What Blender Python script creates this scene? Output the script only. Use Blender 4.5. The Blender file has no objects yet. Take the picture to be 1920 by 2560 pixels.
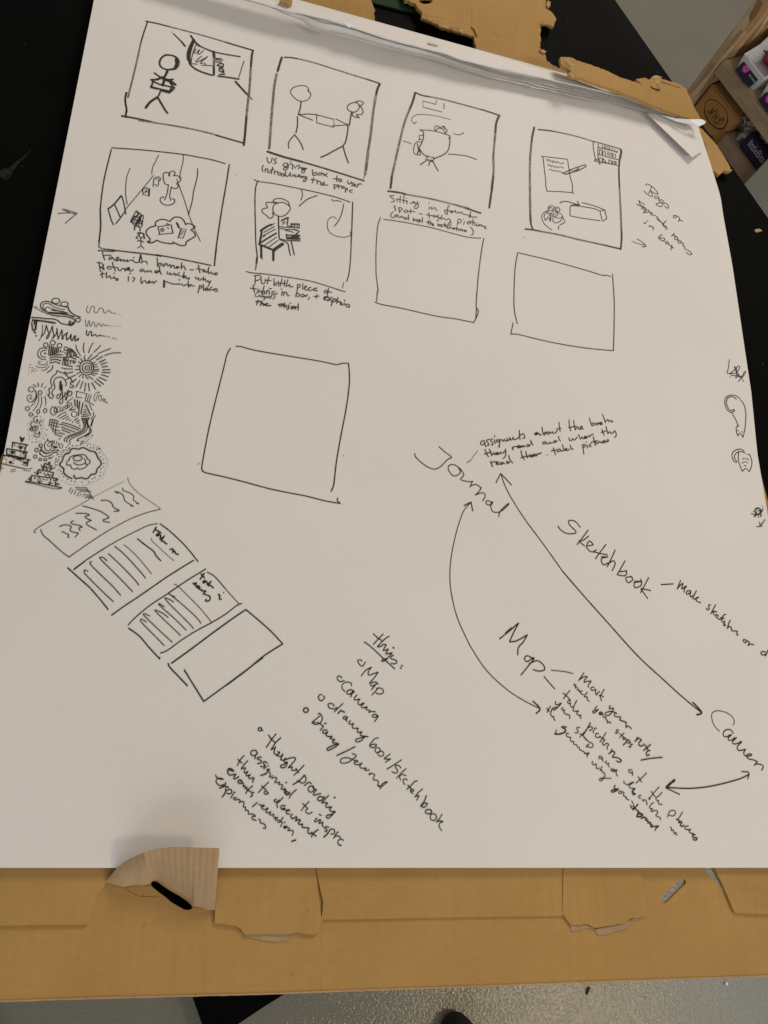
import bpy, bmesh, math, random
from mathutils import Vector, Matrix, noise
from mathutils.geometry import tessellate_polygon

random.seed(7)
SC = bpy.context.scene
COL = SC.collection

# ------------------------------------------------------------------ camera
# The sheet of paper lies in z = 0, x runs along its lower edge and y away from the viewer (metres).
AX = (Vector((0.96029038, 0.11060188, 0.25614375)), Vector((0.00893377, -0.92978839, 0.36798606)),
      Vector((0.27885943, -0.35108515, -0.89385493)))
CAM = Vector((0.0, 0.0, 0.57))
FPX = 2060.0
cd = bpy.data.cameras.new('camera')
cam = bpy.data.objects.new('camera', cd)
COL.objects.link(cam)
cam.matrix_world = Matrix(((AX[0].x, -AX[0].y, -AX[0].z, CAM.x), (AX[1].x, -AX[1].y, -AX[1].z, CAM.y),
                           (AX[2].x, -AX[2].y, -AX[2].z, CAM.z), (0, 0, 0, 1)))
cd.sensor_fit = 'VERTICAL'
cd.sensor_height = 36.0
cd.lens = 36.0 * FPX / 2560.0
cd.clip_start = 0.02
cd.clip_end = 60
SC.camera = cam

# ------------------------------------------------------------------ light
SC.view_settings.view_transform = 'Standard'
SC.view_settings.look = 'None'
SC.view_settings.exposure = 0.22
SC.view_settings.gamma = 1.0
SC.view_settings.use_curve_mapping = False
wd = bpy.data.worlds.new('World')
SC.world = wd
wd.use_nodes = True
wd.node_tree.nodes['Background'].inputs[0].default_value = (1.0, 0.95, 0.88, 1)
wd.node_tree.nodes['Background'].inputs[1].default_value = 0.245


def area(name, loc, target, sx, sy, power, color, spread=180):
    l = bpy.data.lights.new(name, 'AREA')
    l.shape = 'RECTANGLE'
    l.size, l.size_y = sx, sy
    l.energy = power
    l.color = color
    l.spread = math.radians(spread)
    o = bpy.data.objects.new(name, l)
    COL.objects.link(o)
    o.location = loc
    o.rotation_euler = (Vector(target) - Vector(loc)).to_track_quat('-Z', 'Y').to_euler()
    return o


area('ceiling_lamp', (1.0, 2.3, 1.75), (0.3, 0.5, 0), 0.9, 0.8, 28, (1.0, 0.90, 0.77))
area('ceiling_lamp', (1.82, -0.68, 1.68), (0.64, -0.24, -0.7), 0.3, 0.3, 10, (1.0, 0.78, 0.46))
area('window_light', (0.15, -2.4, 1.0), (0.2, 0.2, 0), 2.6, 1.0, 24, (0.84, 0.92, 1.0))
area('window_light', (2.9, -0.5, 1.5), (0.8, 0.0, -0.5), 0.9, 1.1, 6.5, (0.60, 0.83, 1.0))


# ------------------------------------------------------------------ helpers
def ray(px, py):
    v = Vector((px - 960.0, py - 1280.0, FPX))
    return Vector((AX[0].dot(v), AX[1].dot(v), AX[2].dot(v)))


def at(px, py, z):                                   # photo pixel -> point at height z
    r = ray(px, py)
    return CAM + r * ((z - CAM.z) / r.z)


def link(name, me, mat, parent=None):
    o = bpy.data.objects.new(name, me)
    COL.objects.link(o)
    if mat:
        me.materials.append(mat)
    if parent:
        o.parent = parent
        o.matrix_parent_inverse = parent.matrix_world.inverted()
    return o


def from_bm(name, bm, mat, parent=None, smooth=False):
    me = bpy.data.meshes.new(name)
    bm.to_mesh(me)
    bm.free()
    if smooth:
        for p in me.polygons:
            p.use_smooth = True
    return link(name, me, mat, parent)


def thing(name, label, cat, loc=(0, 0, 0), group=None):
    o = bpy.data.objects.new(name, None)
    COL.objects.link(o)
    o.location = loc
    o.empty_display_size = 0.05
    o.matrix_world = Matrix.Translation(Vector(loc))
    return tag(o, label, cat, group)


def tag(o, label, cat, group=None):
    o['label'] = label
    o['category'] = cat
    if group:
        o['group'] = group
    return o


def jag(pts, amp, step, close=True):
    """subdivide a pixel outline and roughen it like a tear; points may carry a height"""
    out = []
    n = len(pts)
    for i in range(n if close else n - 1):
        a, b = pts[i], pts[(i + 1) % n]
        L = math.hypot(b[0] - a[0], b[1] - a[1])
        k = max(1, int(L / step))
        for j in range(k):
            t = j / k
            w = 0 if j == 0 else amp
            q = [a[m] + (b[m] - a[m]) * t for m in range(len(a))]
            q[0] += random.uniform(-w, w)
            q[1] += random.uniform(-w, w)
            out.append(tuple(q))
    if not close:
        out.append(pts[-1])
    return out


def sheet_mesh(rings, th):
    """rings of 3-D points (outer, holes...) -> plate of thickness th below them"""
    bm = bmesh.new()
    flat = [p for r in rings for p in r]
    top = [bm.verts.new(p) for p in flat]
    bot = [bm.verts.new((p[0], p[1], p[2] - th)) for p in flat]
    for t in tessellate_polygon([[Vector((p[0], p[1], 0)) for p in r] for r in rings]):
        try:
            bm.faces.new([top[i] for i in t])
            bm.faces.new([bot[i] for i in reversed(t)])
        except ValueError:
            pass
    k = 0
    for r in rings:
        n = len(r)
        for i in range(n):
            a, b = k + i, k + (i + 1) % n
            try:
                bm.faces.new([top[a], top[b], bot[b], bot[a]])
            except ValueError:
                pass
        k += n
    bmesh.ops.recalc_face_normals(bm, faces=bm.faces)
    return bm


def sheet(name, rings, z, th, mat, parent=None):
    R = []
    for r in rings:
        R.append([at(p[0], p[1], p[2] if len(p) > 2 else z) for p in r])
    return from_bm(name, sheet_mesh(R, th), mat, parent)


def resample(pts, n):
    d = [0]
    for a, b in zip(pts, pts[1:]):
        d.append(d[-1] + math.hypot(b[0] - a[0], b[1] - a[1]))
    out = []
    for i in range(n):
        s = d[-1] * i / (n - 1)
        j = 0
        while j < len(d) - 2 and d[j + 1] < s:
            j += 1
        t = (s - d[j]) / max(1e-9, d[j + 1] - d[j])
        out.append(tuple(pts[j][m] + (pts[j + 1][m] - pts[j][m]) * t for m in range(len(pts[0]))))
    return out


def loft(name, rows, th, mat, parent=None, smooth=True):
    """rows: equally long lists of 3-D points -> a curved plate"""
    bm = bmesh.new()
    m, n = len(rows), len(rows[0])
    T = [[bm.verts.new(p) for p in r] for r in rows]
    B = [[bm.verts.new((p[0], p[1], p[2] - th)) for p in r] for r in rows]
    for i in range(m - 1):
        for j in range(n - 1):
            bm.faces.new((T[i][j], T[i][j + 1], T[i + 1][j + 1], T[i + 1][j]))
            bm.faces.new((B[i][j], B[i + 1][j], B[i + 1][j + 1], B[i][j + 1]))
    for j in range(n - 1):
        bm.faces.new((T[0][j], B[0][j], B[0][j + 1], T[0][j + 1]))
        bm.faces.new((T[-1][j], T[-1][j + 1], B[-1][j + 1], B[-1][j]))
    for i in range(m - 1):
        bm.faces.new((T[i][0], T[i + 1][0], B[i + 1][0], B[i][0]))
        bm.faces.new((T[i][-1], B[i][-1], B[i + 1][-1], T[i + 1][-1]))
    bmesh.ops.recalc_face_normals(bm, faces=bm.faces)
    o = from_bm(name, bm, mat, parent, smooth)
    if smooth:
        o.data.set_sharp_from_angle(angle=math.radians(50))
    return o


# ------------------------------------------------------------------ materials
def mat(name, rough=0.8, spec=0.3):
    m = bpy.data.materials.new(name)
    m.use_nodes = True
    b = m.node_tree.nodes['Principled BSDF']
    b.inputs['Roughness'].default_value = rough
    b.inputs['Specular IOR Level'].default_value = spec
    return m, m.node_tree, b


def nd(t, typ, **kw):
    n = t.nodes.new(typ)
    for k, v in kw.items():
        setattr(n, k, v)
    return n


def coords(t, scale=(1, 1, 1)):
    tc = nd(t, 'ShaderNodeTexCoord')
    mp = nd(t, 'ShaderNodeMapping')
    mp.inputs['Scale'].default_value = scale
    t.links.new(tc.outputs['Object'], mp.inputs[0])
    return mp.outputs[0]


def noise_tex(t, scale, detail=4, vec=None, rough=0.55):
    n = nd(t, 'ShaderNodeTexNoise')
    n.inputs['Scale'].default_value = scale
    n.inputs['Detail'].default_value = detail
    n.inputs['Roughness'].default_value = rough
    t.links.new(vec if vec is not None else coords(t), n.inputs['Vector'])
    return n.outputs['Fac']


def ramp(t, fac, stops):
    r = nd(t, 'ShaderNodeValToRGB')
    e = r.color_ramp.elements
    while len(e) < len(stops):
        e.new(0.5)
    for k, (p, c) in enumerate(stops):
        e[k].position = p
        e[k].color = (*c, 1)
    t.links.new(fac, r.inputs[0])
    return r.outputs[0]


def mixc(t, a, b, fac, mode='MULTIPLY'):
    m = nd(t, 'ShaderNodeMix', data_type='RGBA', blend_type=mode)
    if isinstance(fac, (int, float)):
        m.inputs[0].default_value = fac
    else:
        t.links.new(fac, m.inputs[0])
    for s, i in ((a, 6), (b, 7)):
        if isinstance(s, tuple):
            m.inputs[i].default_value = (*s, 1)
        else:
            t.links.new(s, m.inputs[i])
    return m.outputs[2]


def bump(t, b, height, strength, dist):
    n = nd(t, 'ShaderNodeBump')
    n.inputs['Strength'].default_value = strength
    n.inputs['Distance'].default_value = dist
    t.links.new(height, n.inputs['Height'])
    t.links.new(n.outputs[0], b.inputs['Normal'])


def noisy(name, lo, hi, scale=40, rough=0.8, spec=0.3, bs=0.0, bscale=300, bd=0.0004, stretch=(1, 1, 1)):
    m, t, b = mat(name, rough, spec)
    f = noise_tex(t, scale, 5, coords(t, stretch))
    t.links.new(ramp(t, f, [(0.3, lo), (0.7, hi)]), b.inputs['Base Color'])
    if bs:
        bump(t, b, noise_tex(t, bscale, 3, coords(t, stretch)), bs, bd)
    return m


def paper_mat(name, lo, hi):
    m, t, b = mat(name, 0.75, 0.25)
    f = noise_tex(t, 5, 6, coords(t))
    g = noise_tex(t, 700, 2, coords(t))
    c = ramp(t, f, [(0.3, lo), (0.7, hi)])
    c = mixc(t, c, ramp(t, g, [(0.25, (0.965, 0.965, 0.965)), (0.6, (1, 1, 1))]), 1.0)
    # a few faint smudges and specks
    s = ramp(t, noise_tex(t, 60, 1, coords(t)), [(0.80, (1, 1, 1)), (0.86, (0.72, 0.71, 0.70))])
    c = mixc(t, c, s, 0.7)
    t.links.new(c, b.inputs['Base Color'])
    w = noise_tex(t, 9, 3, coords(t))
    bump(t, b, w, 0.30, 0.003)
    return m


def board_mat(name, lo, hi, lines=0.5):
    """corrugated cardboard: mottled kraft liner with the flutes just showing through"""
    m, t, b = mat(name, 0.78, 0.22)
    c = ramp(t, noise_tex(t, 14, 6, coords(t)), [(0.25, lo), (0.75, hi)])
    fib = ramp(t, noise_tex(t, 90, 6, coords(t, (1, 6, 1)), 0.7), [(0.3, (0.84, 0.82, 0.79)), (0.65, (1.04, 1.03, 1.02))])
    c = mixc(t, c, fib, 0.4)
    big = ramp(t, noise_tex(t, 5, 5, coords(t), 0.65), [(0.30, (0.86, 0.85, 0.83)), (0.5, (1.0, 1.0, 1.0)), (0.72, (1.05, 1.045, 1.04))])
    c = mixc(t, c, big, 0.8)
    st = ramp(t, noise_tex(t, 34, 3, coords(t, (6, 0.5, 1)), 0.6), [(0.35, (0.93, 0.925, 0.92)), (0.6, (1.02, 1.02, 1.02))])
    c = mixc(t, c, st, 0.4)
    sp = ramp(t, noise_tex(t, 170, 1, coords(t)), [(0.77, (1, 1, 1)), (0.80, (0.45, 0.4, 0.35))])
    c = mixc(t, c, sp, 0.3)
    t.links.new(c, b.inputs['Base Color'])
    wv = nd(t, 'ShaderNodeTexWave', wave_type='BANDS', bands_direction='X')
    wv.inputs['Scale'].default_value = 45
    wv.inputs['Distortion'].default_value = 0.6
    t.links.new(coords(t), wv.inputs['Vector'])
    ad = nd(t, 'ShaderNodeMath', operation='MULTIPLY_ADD')
    t.links.new(wv.outputs['Fac'], ad.inputs[0])
    ad.inputs[1].default_value = lines
    t.links.new(noise_tex(t, 25, 5, coords(t)), ad.inputs[2])
    bump(t, b, ad.outputs[0], 0.16, 0.0006)
    return m


M = {}
M['paper'] = paper_mat('white_paper', (0.725, 0.690, 0.664), (0.765, 0.730, 0.705))
M['paper_edge'] = paper_mat('paper_edges', (0.66, 0.64, 0.60), (0.76, 0.74, 0.70))
M['bright_paper'] = paper_mat('clean_paper', (0.83, 0.84, 0.86), (0.88, 0.88, 0.89))
M['card'] = board_mat('kraft_cardboard', (0.385, 0.222, 0.070), (0.435, 0.255, 0.086))
M['card_inside'] = board_mat('pale_cardboard_liner', (0.385, 0.250, 0.132), (0.435, 0.292, 0.165), 1.0)
M['card_torn'] = noisy('torn_cardboard_fibre', (0.26, 0.15, 0.055), (0.52, 0.35, 0.16), 160, 0.95, 0.1, 0.8, 260, 0.002)
M['torn_liner'] = noisy('torn_white_liner', (0.34, 0.222, 0.118), (0.40, 0.275, 0.165), 60, 0.9, 0.1, 0.4, 200, 0.001)


def ink_mat(name, grey):
    m, t, b = mat(name, 0.55, 0.3)
    if grey:
        f = noise_tex(t, 520, 5, coords(t), 0.75)
        g = noise_tex(t, 60, 3, coords(t))
        ad = nd(t, 'ShaderNodeMath', operation='MULTIPLY_ADD')
        t.links.new(g, ad.inputs[0])
        ad.inputs[1].default_value = 0.35
        t.links.new(f, ad.inputs[2])
        c = ramp(t, ad.outputs[0], [(0.50, (0.045, 0.040, 0.035)), (0.66, (0.12, 0.11, 0.10)), (0.80, (0.34, 0.32, 0.30))])
    else:
        c = ramp(t, noise_tex(t, 90, 3, coords(t)), [(0.3, (0.010, 0.008, 0.006)), (0.75, (0.024, 0.020, 0.016))])
    t.links.new(c, b.inputs['Base Color'])
    return m


M['ink'] = ink_mat('black_marker_ink', False)
M['ink_dry'] = ink_mat('dry_marker_ink', True)


def table_mat():
    m, t, b = mat('matt_black_table_top', 0.6, 0.03)
    c = ramp(t, noise_tex(t, 12, 5, coords(t)), [(0.3, (0.0014, 0.0016, 0.0014)), (0.75, (0.003, 0.0032, 0.0028))])
    s = ramp(t, noise_tex(t, 30, 8, coords(t, (1, 9, 1)), 0.75), [(0.72, (0, 0, 0)), (0.84, (0.02, 0.02, 0.018))])
    dust = ramp(t, noise_tex(t, 420, 1, coords(t)), [(0.79, (0, 0, 0)), (0.83, (0.05, 0.05, 0.046))])
    c = mixc(t, c, dust, 0.8, 'ADD')
    t.links.new(mixc(t, c, s, 0.6, 'ADD'), b.inputs['Base Color'])
    t.links.new(ramp(t, noise_tex(t, 6, 6, coords(t)), [(0.3, (0.55,) * 3), (0.7, (0.7,) * 3)]), b.inputs['Roughness'])
    return m


M['table'] = table_mat()


def floor_mat():
    m, t, b = mat('grey_vinyl_floor', 0.16, 0.45)
    c = ramp(t, noise_tex(t, 3, 5, coords(t)), [(0.3, (0.195, 0.180, 0.138)), (0.7, (0.22, 0.204, 0.160))])
    s = ramp(t, noise_tex(t, 220, 2, coords(t)), [(0.3, (0.85, 0.85, 0.85)), (0.7, (1.05, 1.05, 1.05))])
    t.links.new(mixc(t, c, s, 0.35), b.inputs['Base Color'])
    v = nd(t, 'ShaderNodeTexVoronoi', feature='SMOOTH_F1')
    v.inputs['Scale'].default_value = 260
    t.links.new(coords(t), v.inputs['Vector'])
    ad = nd(t, 'ShaderNodeMath', operation='MULTIPLY_ADD')
    t.links.new(noise_tex(t, 330, 3, coords(t)), ad.inputs[0])
    ad.inputs[1].default_value = 1.2
    t.links.new(v.outputs['Distance'], ad.inputs[2])
    bump(t, b, ad.outputs[0], 0.42, 0.0009)
    return m


M['floor'] = floor_mat()


def osb_mat():
    m, t, b = mat('strand_board', 0.7, 0.3)
    v = nd(t, 'ShaderNodeTexVoronoi')
    v.inputs['Scale'].default_value = 105
    dn = nd(t, 'ShaderNodeTexNoise')
    dn.inputs['Scale'].default_value = 14
    mp = coords(t, (1, 1, 0.22))
    t.links.new(mp, dn.inputs['Vector'])
    mx = mixc(t, mp, dn.outputs['Color'], 0.05, 'ADD')
    t.links.new(mx, v.inputs['Vector'])
    sep = nd(t, 'ShaderNodeSeparateColor')
    t.links.new(v.outputs['Color'], sep.inputs[0])
    c = ramp(t, sep.outputs[0], [(0.0, (0.36, 0.19, 0.085)), (0.45, (0.54, 0.33, 0.17)), (0.8, (0.66, 0.47, 0.27)), (1.0, (0.76, 0.60, 0.40))])
    g = ramp(t, noise_tex(t, 120, 4, coords(t, (1, 1, 0.15))), [(0.3, (0.75, 0.72, 0.68)), (0.7, (1, 1, 1))])
    t.links.new(mixc(t, c, g, 0.8), b.inputs['Base Color'])
    bump(t, b, sep.outputs[1], 0.3, 0.001)
    return m


M['osb'] = osb_mat()
M['plywood'] = noisy('worn_plywood', (0.34, 0.24, 0.14), (0.50, 0.38, 0.24), 24, 0.7, 0.3, 0.2, 200, 0.0006, (1, 1, 3))
M['brown_box'] = noisy('brown_box_board', (0.43, 0.225, 0.068), (0.50, 0.27, 0.09), 20, 0.75, 0.25, 0.2, 120, 0.0006)
M['pink_board'] = noisy('pinkish_board', (0.30, 0.195, 0.14), (0.37, 0.25, 0.185), 18, 0.8, 0.2, 0.2, 150, 0.0006)
M['bin'] = noisy('white_bin_plastic', (0.72, 0.74, 0.78), (0.80, 0.81, 0.84), 30, 0.4, 0.4)
M['navy'] = noisy('dark_violet_card', (0.014, 0.009, 0.034), (0.026, 0.015, 0.058), 25, 0.5, 0.3)
M['magenta'] = noisy('magenta_print', (0.52, 0.03, 0.26), (0.6, 0.045, 0.32), 50, 0.5, 0.3)
M['white_print'] = noisy('white_print', (0.5, 0.5, 0.55), (0.62, 0.62, 0.66), 80, 0.5, 0.3)
M['red'] = noisy('red_plastic', (0.40, 0.015, 0.045), (0.55, 0.03, 0.075), 60, 0.35, 0.5)
M['wire'] = noisy('black_wire', (0.01, 0.009, 0.009), (0.02, 0.018, 0.018), 60, 0.5, 0.4)
M['stamp'] = noisy('dark_stamp_ink', (0.045, 0.02, 0.008), (0.09, 0.04, 0.015), 150, 0.8, 0.2)
M['bag'] = noisy('crumpled_grey_wrap', (0.30, 0.26, 0.23), (0.44, 0.39, 0.35), 40, 0.4, 0.5, 0.9, 70, 0.004)
M['cabinet'] = noisy('light_grey_laminate', (0.44, 0.42, 0.35), (0.48, 0.46, 0.39), 6, 0.55, 0.35)
M['shoe'] = noisy('black_shoe_leather', (0.008, 0.008, 0.008), (0.02, 0.019, 0.018), 60, 0.55, 0.3, 0.3, 300, 0.0008)
M['metal'] = noisy('dull_staple_metal', (0.22, 0.20, 0.17), (0.30, 0.28, 0.25), 80, 0.4, 0.5)
M['green'] = noisy('dark_green_patch', (0.006, 0.020, 0.007), (0.010, 0.034, 0.011), 30, 0.7, 0.2)

# ------------------------------------------------------------------ setting
FLOOR = -0.72
bm = bmesh.new()
bmesh.ops.create_grid(bm, x_segments=2, y_segments=2, size=7)
fl = from_bm('floor', bm, M['floor'])
fl.location = (0, 0, FLOOR)
fl['kind'] = 'structure'

# ------------------------------------------------------------------ black table
TZ = -0.0150
tb = thing('table', 'matt black table under the cardboard and the drawing pad', 'table', (0.0, 0.7, FLOOR))
e0, e1 = at(1540, 0, TZ), at(1877, 480, TZ)
ed = (e1 - e0).normalized()
A = e0 - ed * 1.3
Bc = at(2320, 1110, TZ)
Bc = e0 + ed * (Bc - e0).dot(ed)
ring = [A, Bc, at(1330, 2330, TZ), at(-500, 2380, TZ), at(-900, 2300, TZ), at(-1500, 900, TZ), A + Vector((-2.4, -1.2, 0))]
bm = sheet_mesh([[(p.x, p.y, TZ) for p in ring]], 0.028)
top = from_bm('table_top', bm, M['table'], tb)
bv = top.modifiers.new('bevel', 'BEVEL')
bv.width = 0.002
bv.segments = 2
bv.limit_method = 'ANGLE'


def post(name, x, y, r, parent):
    b2 = bmesh.new()
    bmesh.ops.create_cone(b2, cap_ends=True, segments=20, radius1=r, radius2=r, depth=-FLOOR + TZ - 0.03,
                          matrix=Matrix.Translation((x, y, (FLOOR + TZ - 0.028) / 2)))
    return from_bm(name, b2, M['table'], parent, False)


post('leg', 0.10, 0.10, 0.03, tb)
post('leg', 0.42, 1.0, 0.03, tb)
post('leg', -0.7, 0.35, 0.03, tb)
# broad base plate of the front leg, its curved toe showing under the cardboard
zf_ = FLOOR + 0.03
foot = [(430, 2300), (482, 2493), (505, 2560), (520, 2600), (548, 2598), (596, 2560), (633, 2535), (668, 2512), (705, 2489), (800, 2440), (760, 2300)]
sheet('foot', [foot], zf_, 0.0295, M['table'], tb)

# faint scrapes on the table top
M['scrape'] = noisy('scraped_lacquer', (0.003, 0.003, 0.003), (0.022, 0.022, 0.020), 260, 0.6, 0.1)
for pts in ([(0, 428), (12, 420), (26, 418), (40, 404), (58, 392), (74, 376), (78, 375), (62, 394), (44, 410), (28, 436), (10, 446), (0, 442)],
            [(6, 446), (22, 438), (29, 440), (18, 449)],
            [(1905, 905), (1909, 909), (1908, 914), (1904, 912)], [(1893, 905), (1897, 906), (1895, 909)],
            [(1644, 178), (1647, 180), (1645, 184), (1642, 182)], [(1563, 92), (1567, 93), (1565, 97)], [(1418, 52), (1421, 54), (1417, 57)]):
    sheet('scrape', [jag(pts, 0.8, 5)], TZ + 0.0003, 0.0002, M['scrape'], tb)

# flat dark green patch over the table, in the torn gap at the far end
g = sheet('card', [[(860, -60), (1075, -20), (1062, 34), (1010, 26), (940, 8), (850, -12)]], TZ + 0.003, 0.002, M['green'])
tag(g, 'dark green patch on the black table inside the torn cardboard gap', 'card')

# ------------------------------------------------------------------ cardboard folder
cb = thing('cardboard_folder', 'flattened torn brown cardboard box lying under the white drawing pad', 'cardboard box', (0.2, 0.3, TZ))
CZ = -0.0064                                           # top of the bottom layer
CT = 0.0030


def reg(x0, y0, s, pts):
    return [tuple([x0 + p[0] / s, y0 + p[1] / s] + list(p[2:])) for p in pts]


slit_l = reg(0, 2080, 2.592, [(985, 322), (1000, 318), (1018, 322), (1060, 352), (1110, 385), (1160, 412), (1200, 440), (1225, 460), (1247, 482), (1245, 498), (1222, 508), (1196, 504), (1158, 484), (1112, 457), (1066, 418), (1020, 384), (988, 358), (976, 338)])
slit_r = reg(1280, 2080, 2.592, [(968, 430), (985, 405), (1030, 360), (1075, 318), (1100, 306), (1122, 310), (1130, 325), (1120, 342), (1080, 380), (1035, 425), (1005, 455), (988, 463), (970, 455)])
cres = reg(1280, 2080, 2.592, [(1225, 215), (1290, 215), (1320, 262), (1350, 315), (1385, 380), (1412, 440), (1440, 518), (1395, 420), (1345, 350), (1290, 290), (1255, 250)])
base = [(-420, 2519), (0, 2505), (240, 2497), (640, 2487), (1000, 2474), (1440, 2458), (1920, 2441), (2360, 2424), (2240, 2150), (1985, 1500), (1700, 420), (1000, 160), (300, 120), (60, 1030), (35, 1060), (17, 1115), (4, 1140), (-18, 1200), (-60, 1330), (-160, 1600), (-300, 2150)]
bj = base[:1] + jag(base[:8], 0.9, 14, False)[1:] + base[8:]
sheet('bottom_panel', [bj, slit_l, slit_r, cres], CZ, CT, M['card'], cb)

UZ = CZ + 0.0020                                       # the folded-over strip just above it
UT = 0.0018
pa = reg(0, 2080, 2.592, [(-260, 190), (790, 190), (762, 232), (725, 275), (690, 325), (662, 370), (630, 420), (605, 490), (588, 545), (572, 592), (565, 600), (300, 603), (-260, 610)])
sheet('front_strip', [pa], UZ, UT, M['card'], cb)
pc = reg(640, 2080, 2.592, [(380, 180), (400, 300), (418, 380), (436, 450), (432, 500), (422, 568), (700, 565), (1100, 556), (1659, 548), (1990, 543), (1985, 420), (1990, 180)])
sheet('front_strip', [pc], UZ - 0.0006, UT - 0.0006, M['card'], cb)
pf = reg(1280, 2080, 2.592, [(1294, 180), (1330, 270), (1365, 340), (1400, 420), (1425, 480), (1444, 522), (1560, 530), (1659, 532), (2100, 545), (2000, 180)])
sheet('front_strip', [pf], UZ, UT, M['card'], cb)


def tongue(pts_far, pts_near, z_far, z_near, bow, mt, rows=9, n=36, name='tuck_flap', amp=0.0):
    a, b = resample(pts_near, n), resample(pts_far, n)
    out = []
    for i in range(rows):
        t = i / (rows - 1)
        z = z_near + (z_far - z_near) * t + bow * math.sin(math.pi * t)
        row = []
        for j in range(n):
            x = a[j][0] + (b[j][0] - a[j][0]) * t
            y = a[j][1] + (b[j][1] - a[j][1]) * t
            if amp and i == 0:
                x += random.uniform(-amp, amp)
                y += random.uniform(-amp, amp)
            row.append(at(x, y, z))
        out.append(row)
    return loft(name, out, 0.0014, mt, cb)


# the two tongues tucked under the pad, with torn near ends
pb_far = reg(0, 2080, 2.592, [(1400, 190), (1560, 190), (1800, 190), (2040, 190)])
pb_near = reg(0, 2080, 2.592, [(1392, 592), (1440, 594), (1500, 603), (1558, 624), (1590, 668), (1659, 662), (1740, 660), (1850, 664), (1920, 650), (1985, 660), (2040, 668), (2064, 640), (2085, 580)])
o = tongue(pb_far, pb_near, CZ + 0.0018, CZ + 0.0020, 0.0010, M['card'], amp=1.1)
o['label'] = 'tucked cardboard tongue with a torn end, beside the raised flap'
pd_far = reg(1280, 2080, 2.592, [(335, 190), (500, 190), (680, 190), (830, 190)])
pd_near = reg(1280, 2080, 2.592, [(328, 520), (345, 560), (380, 598), (440, 602), (490, 598), (545, 622), (640, 608), (735, 588), (760, 562), (830, 550), (872, 540), (866, 470)])
o = tongue(pd_far, pd_near, CZ + 0.0017, CZ + 0.0017, 0.0004, M['card'], amp=1.1)
o['label'] = 'tucked cardboard tongue with a stepped torn end'
for k, pts in enumerate(([(1570, 630), (1660, 640), (1850, 640), (1880, 668), (1856, 705), (1800, 712), (1700, 702), (1590, 680)],)):
    sheet('torn_liner', [jag(reg(0, 2080, 2.592, pts), 0.8, 5)], CZ + 0.0007, 0.0006, M['torn_liner'], cb)
for pts in ([(370, 592), (430, 604), (480, 598), (500, 622), (450, 634), (395, 646), (380, 628)],
            [(536, 630), (640, 610), (728, 590), (742, 570), (760, 575), (756, 625), (690, 640), (600, 668), (552, 664)],
            [(852, 500), (866, 462), (874, 505), (884, 540), (868, 552), (800, 572), (770, 570), (790, 556)]):
    sheet('torn_liner', [jag(reg(1280, 2080, 2.592, pts), 0.7, 5)], CZ + 0.0007, 0.0006, M['torn_liner'], cb)

# pale crushed edge along the near side, and the creases pressed into it
ed_ = base[:8]
lo_ = resample([(p[0], p[1]) for p in ed_], 160)
sheet('cut_edge', [[(p[0], p[1] - 3.4 + random.uniform(-0.8, 0.8)) for p in lo_] + [(p[0], p[1] + 0.6 + random.uniform(-0.5, 0.5)) for p in reversed(lo_)]], CZ + 0.0004, 0.0008, M['card_inside'], cb)


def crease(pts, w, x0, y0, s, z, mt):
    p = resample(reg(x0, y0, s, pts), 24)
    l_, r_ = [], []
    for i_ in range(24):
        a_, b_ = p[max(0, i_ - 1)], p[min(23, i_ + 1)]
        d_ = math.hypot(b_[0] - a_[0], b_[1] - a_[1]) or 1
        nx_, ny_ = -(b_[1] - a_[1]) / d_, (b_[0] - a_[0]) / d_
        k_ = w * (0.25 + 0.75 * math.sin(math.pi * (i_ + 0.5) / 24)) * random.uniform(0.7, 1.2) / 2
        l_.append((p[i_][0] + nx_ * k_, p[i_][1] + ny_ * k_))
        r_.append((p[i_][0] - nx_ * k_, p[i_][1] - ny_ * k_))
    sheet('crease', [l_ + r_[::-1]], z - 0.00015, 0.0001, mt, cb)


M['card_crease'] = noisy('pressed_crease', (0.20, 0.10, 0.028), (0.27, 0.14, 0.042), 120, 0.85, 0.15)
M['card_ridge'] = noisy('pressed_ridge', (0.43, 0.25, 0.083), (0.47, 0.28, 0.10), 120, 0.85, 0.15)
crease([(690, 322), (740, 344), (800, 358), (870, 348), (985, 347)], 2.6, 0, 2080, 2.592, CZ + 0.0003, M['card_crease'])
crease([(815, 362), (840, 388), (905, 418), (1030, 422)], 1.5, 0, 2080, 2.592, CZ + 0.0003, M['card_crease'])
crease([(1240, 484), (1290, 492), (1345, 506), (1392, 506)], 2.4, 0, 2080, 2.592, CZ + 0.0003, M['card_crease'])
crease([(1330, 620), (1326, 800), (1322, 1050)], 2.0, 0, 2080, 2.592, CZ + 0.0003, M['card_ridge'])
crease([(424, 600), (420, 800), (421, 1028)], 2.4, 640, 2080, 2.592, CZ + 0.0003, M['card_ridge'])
crease([(1640, 250), (1645, 400), (1655, 540)], 2.0, 640, 2080, 2.592, UZ - 0.0007, M['card_ridge'])

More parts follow.
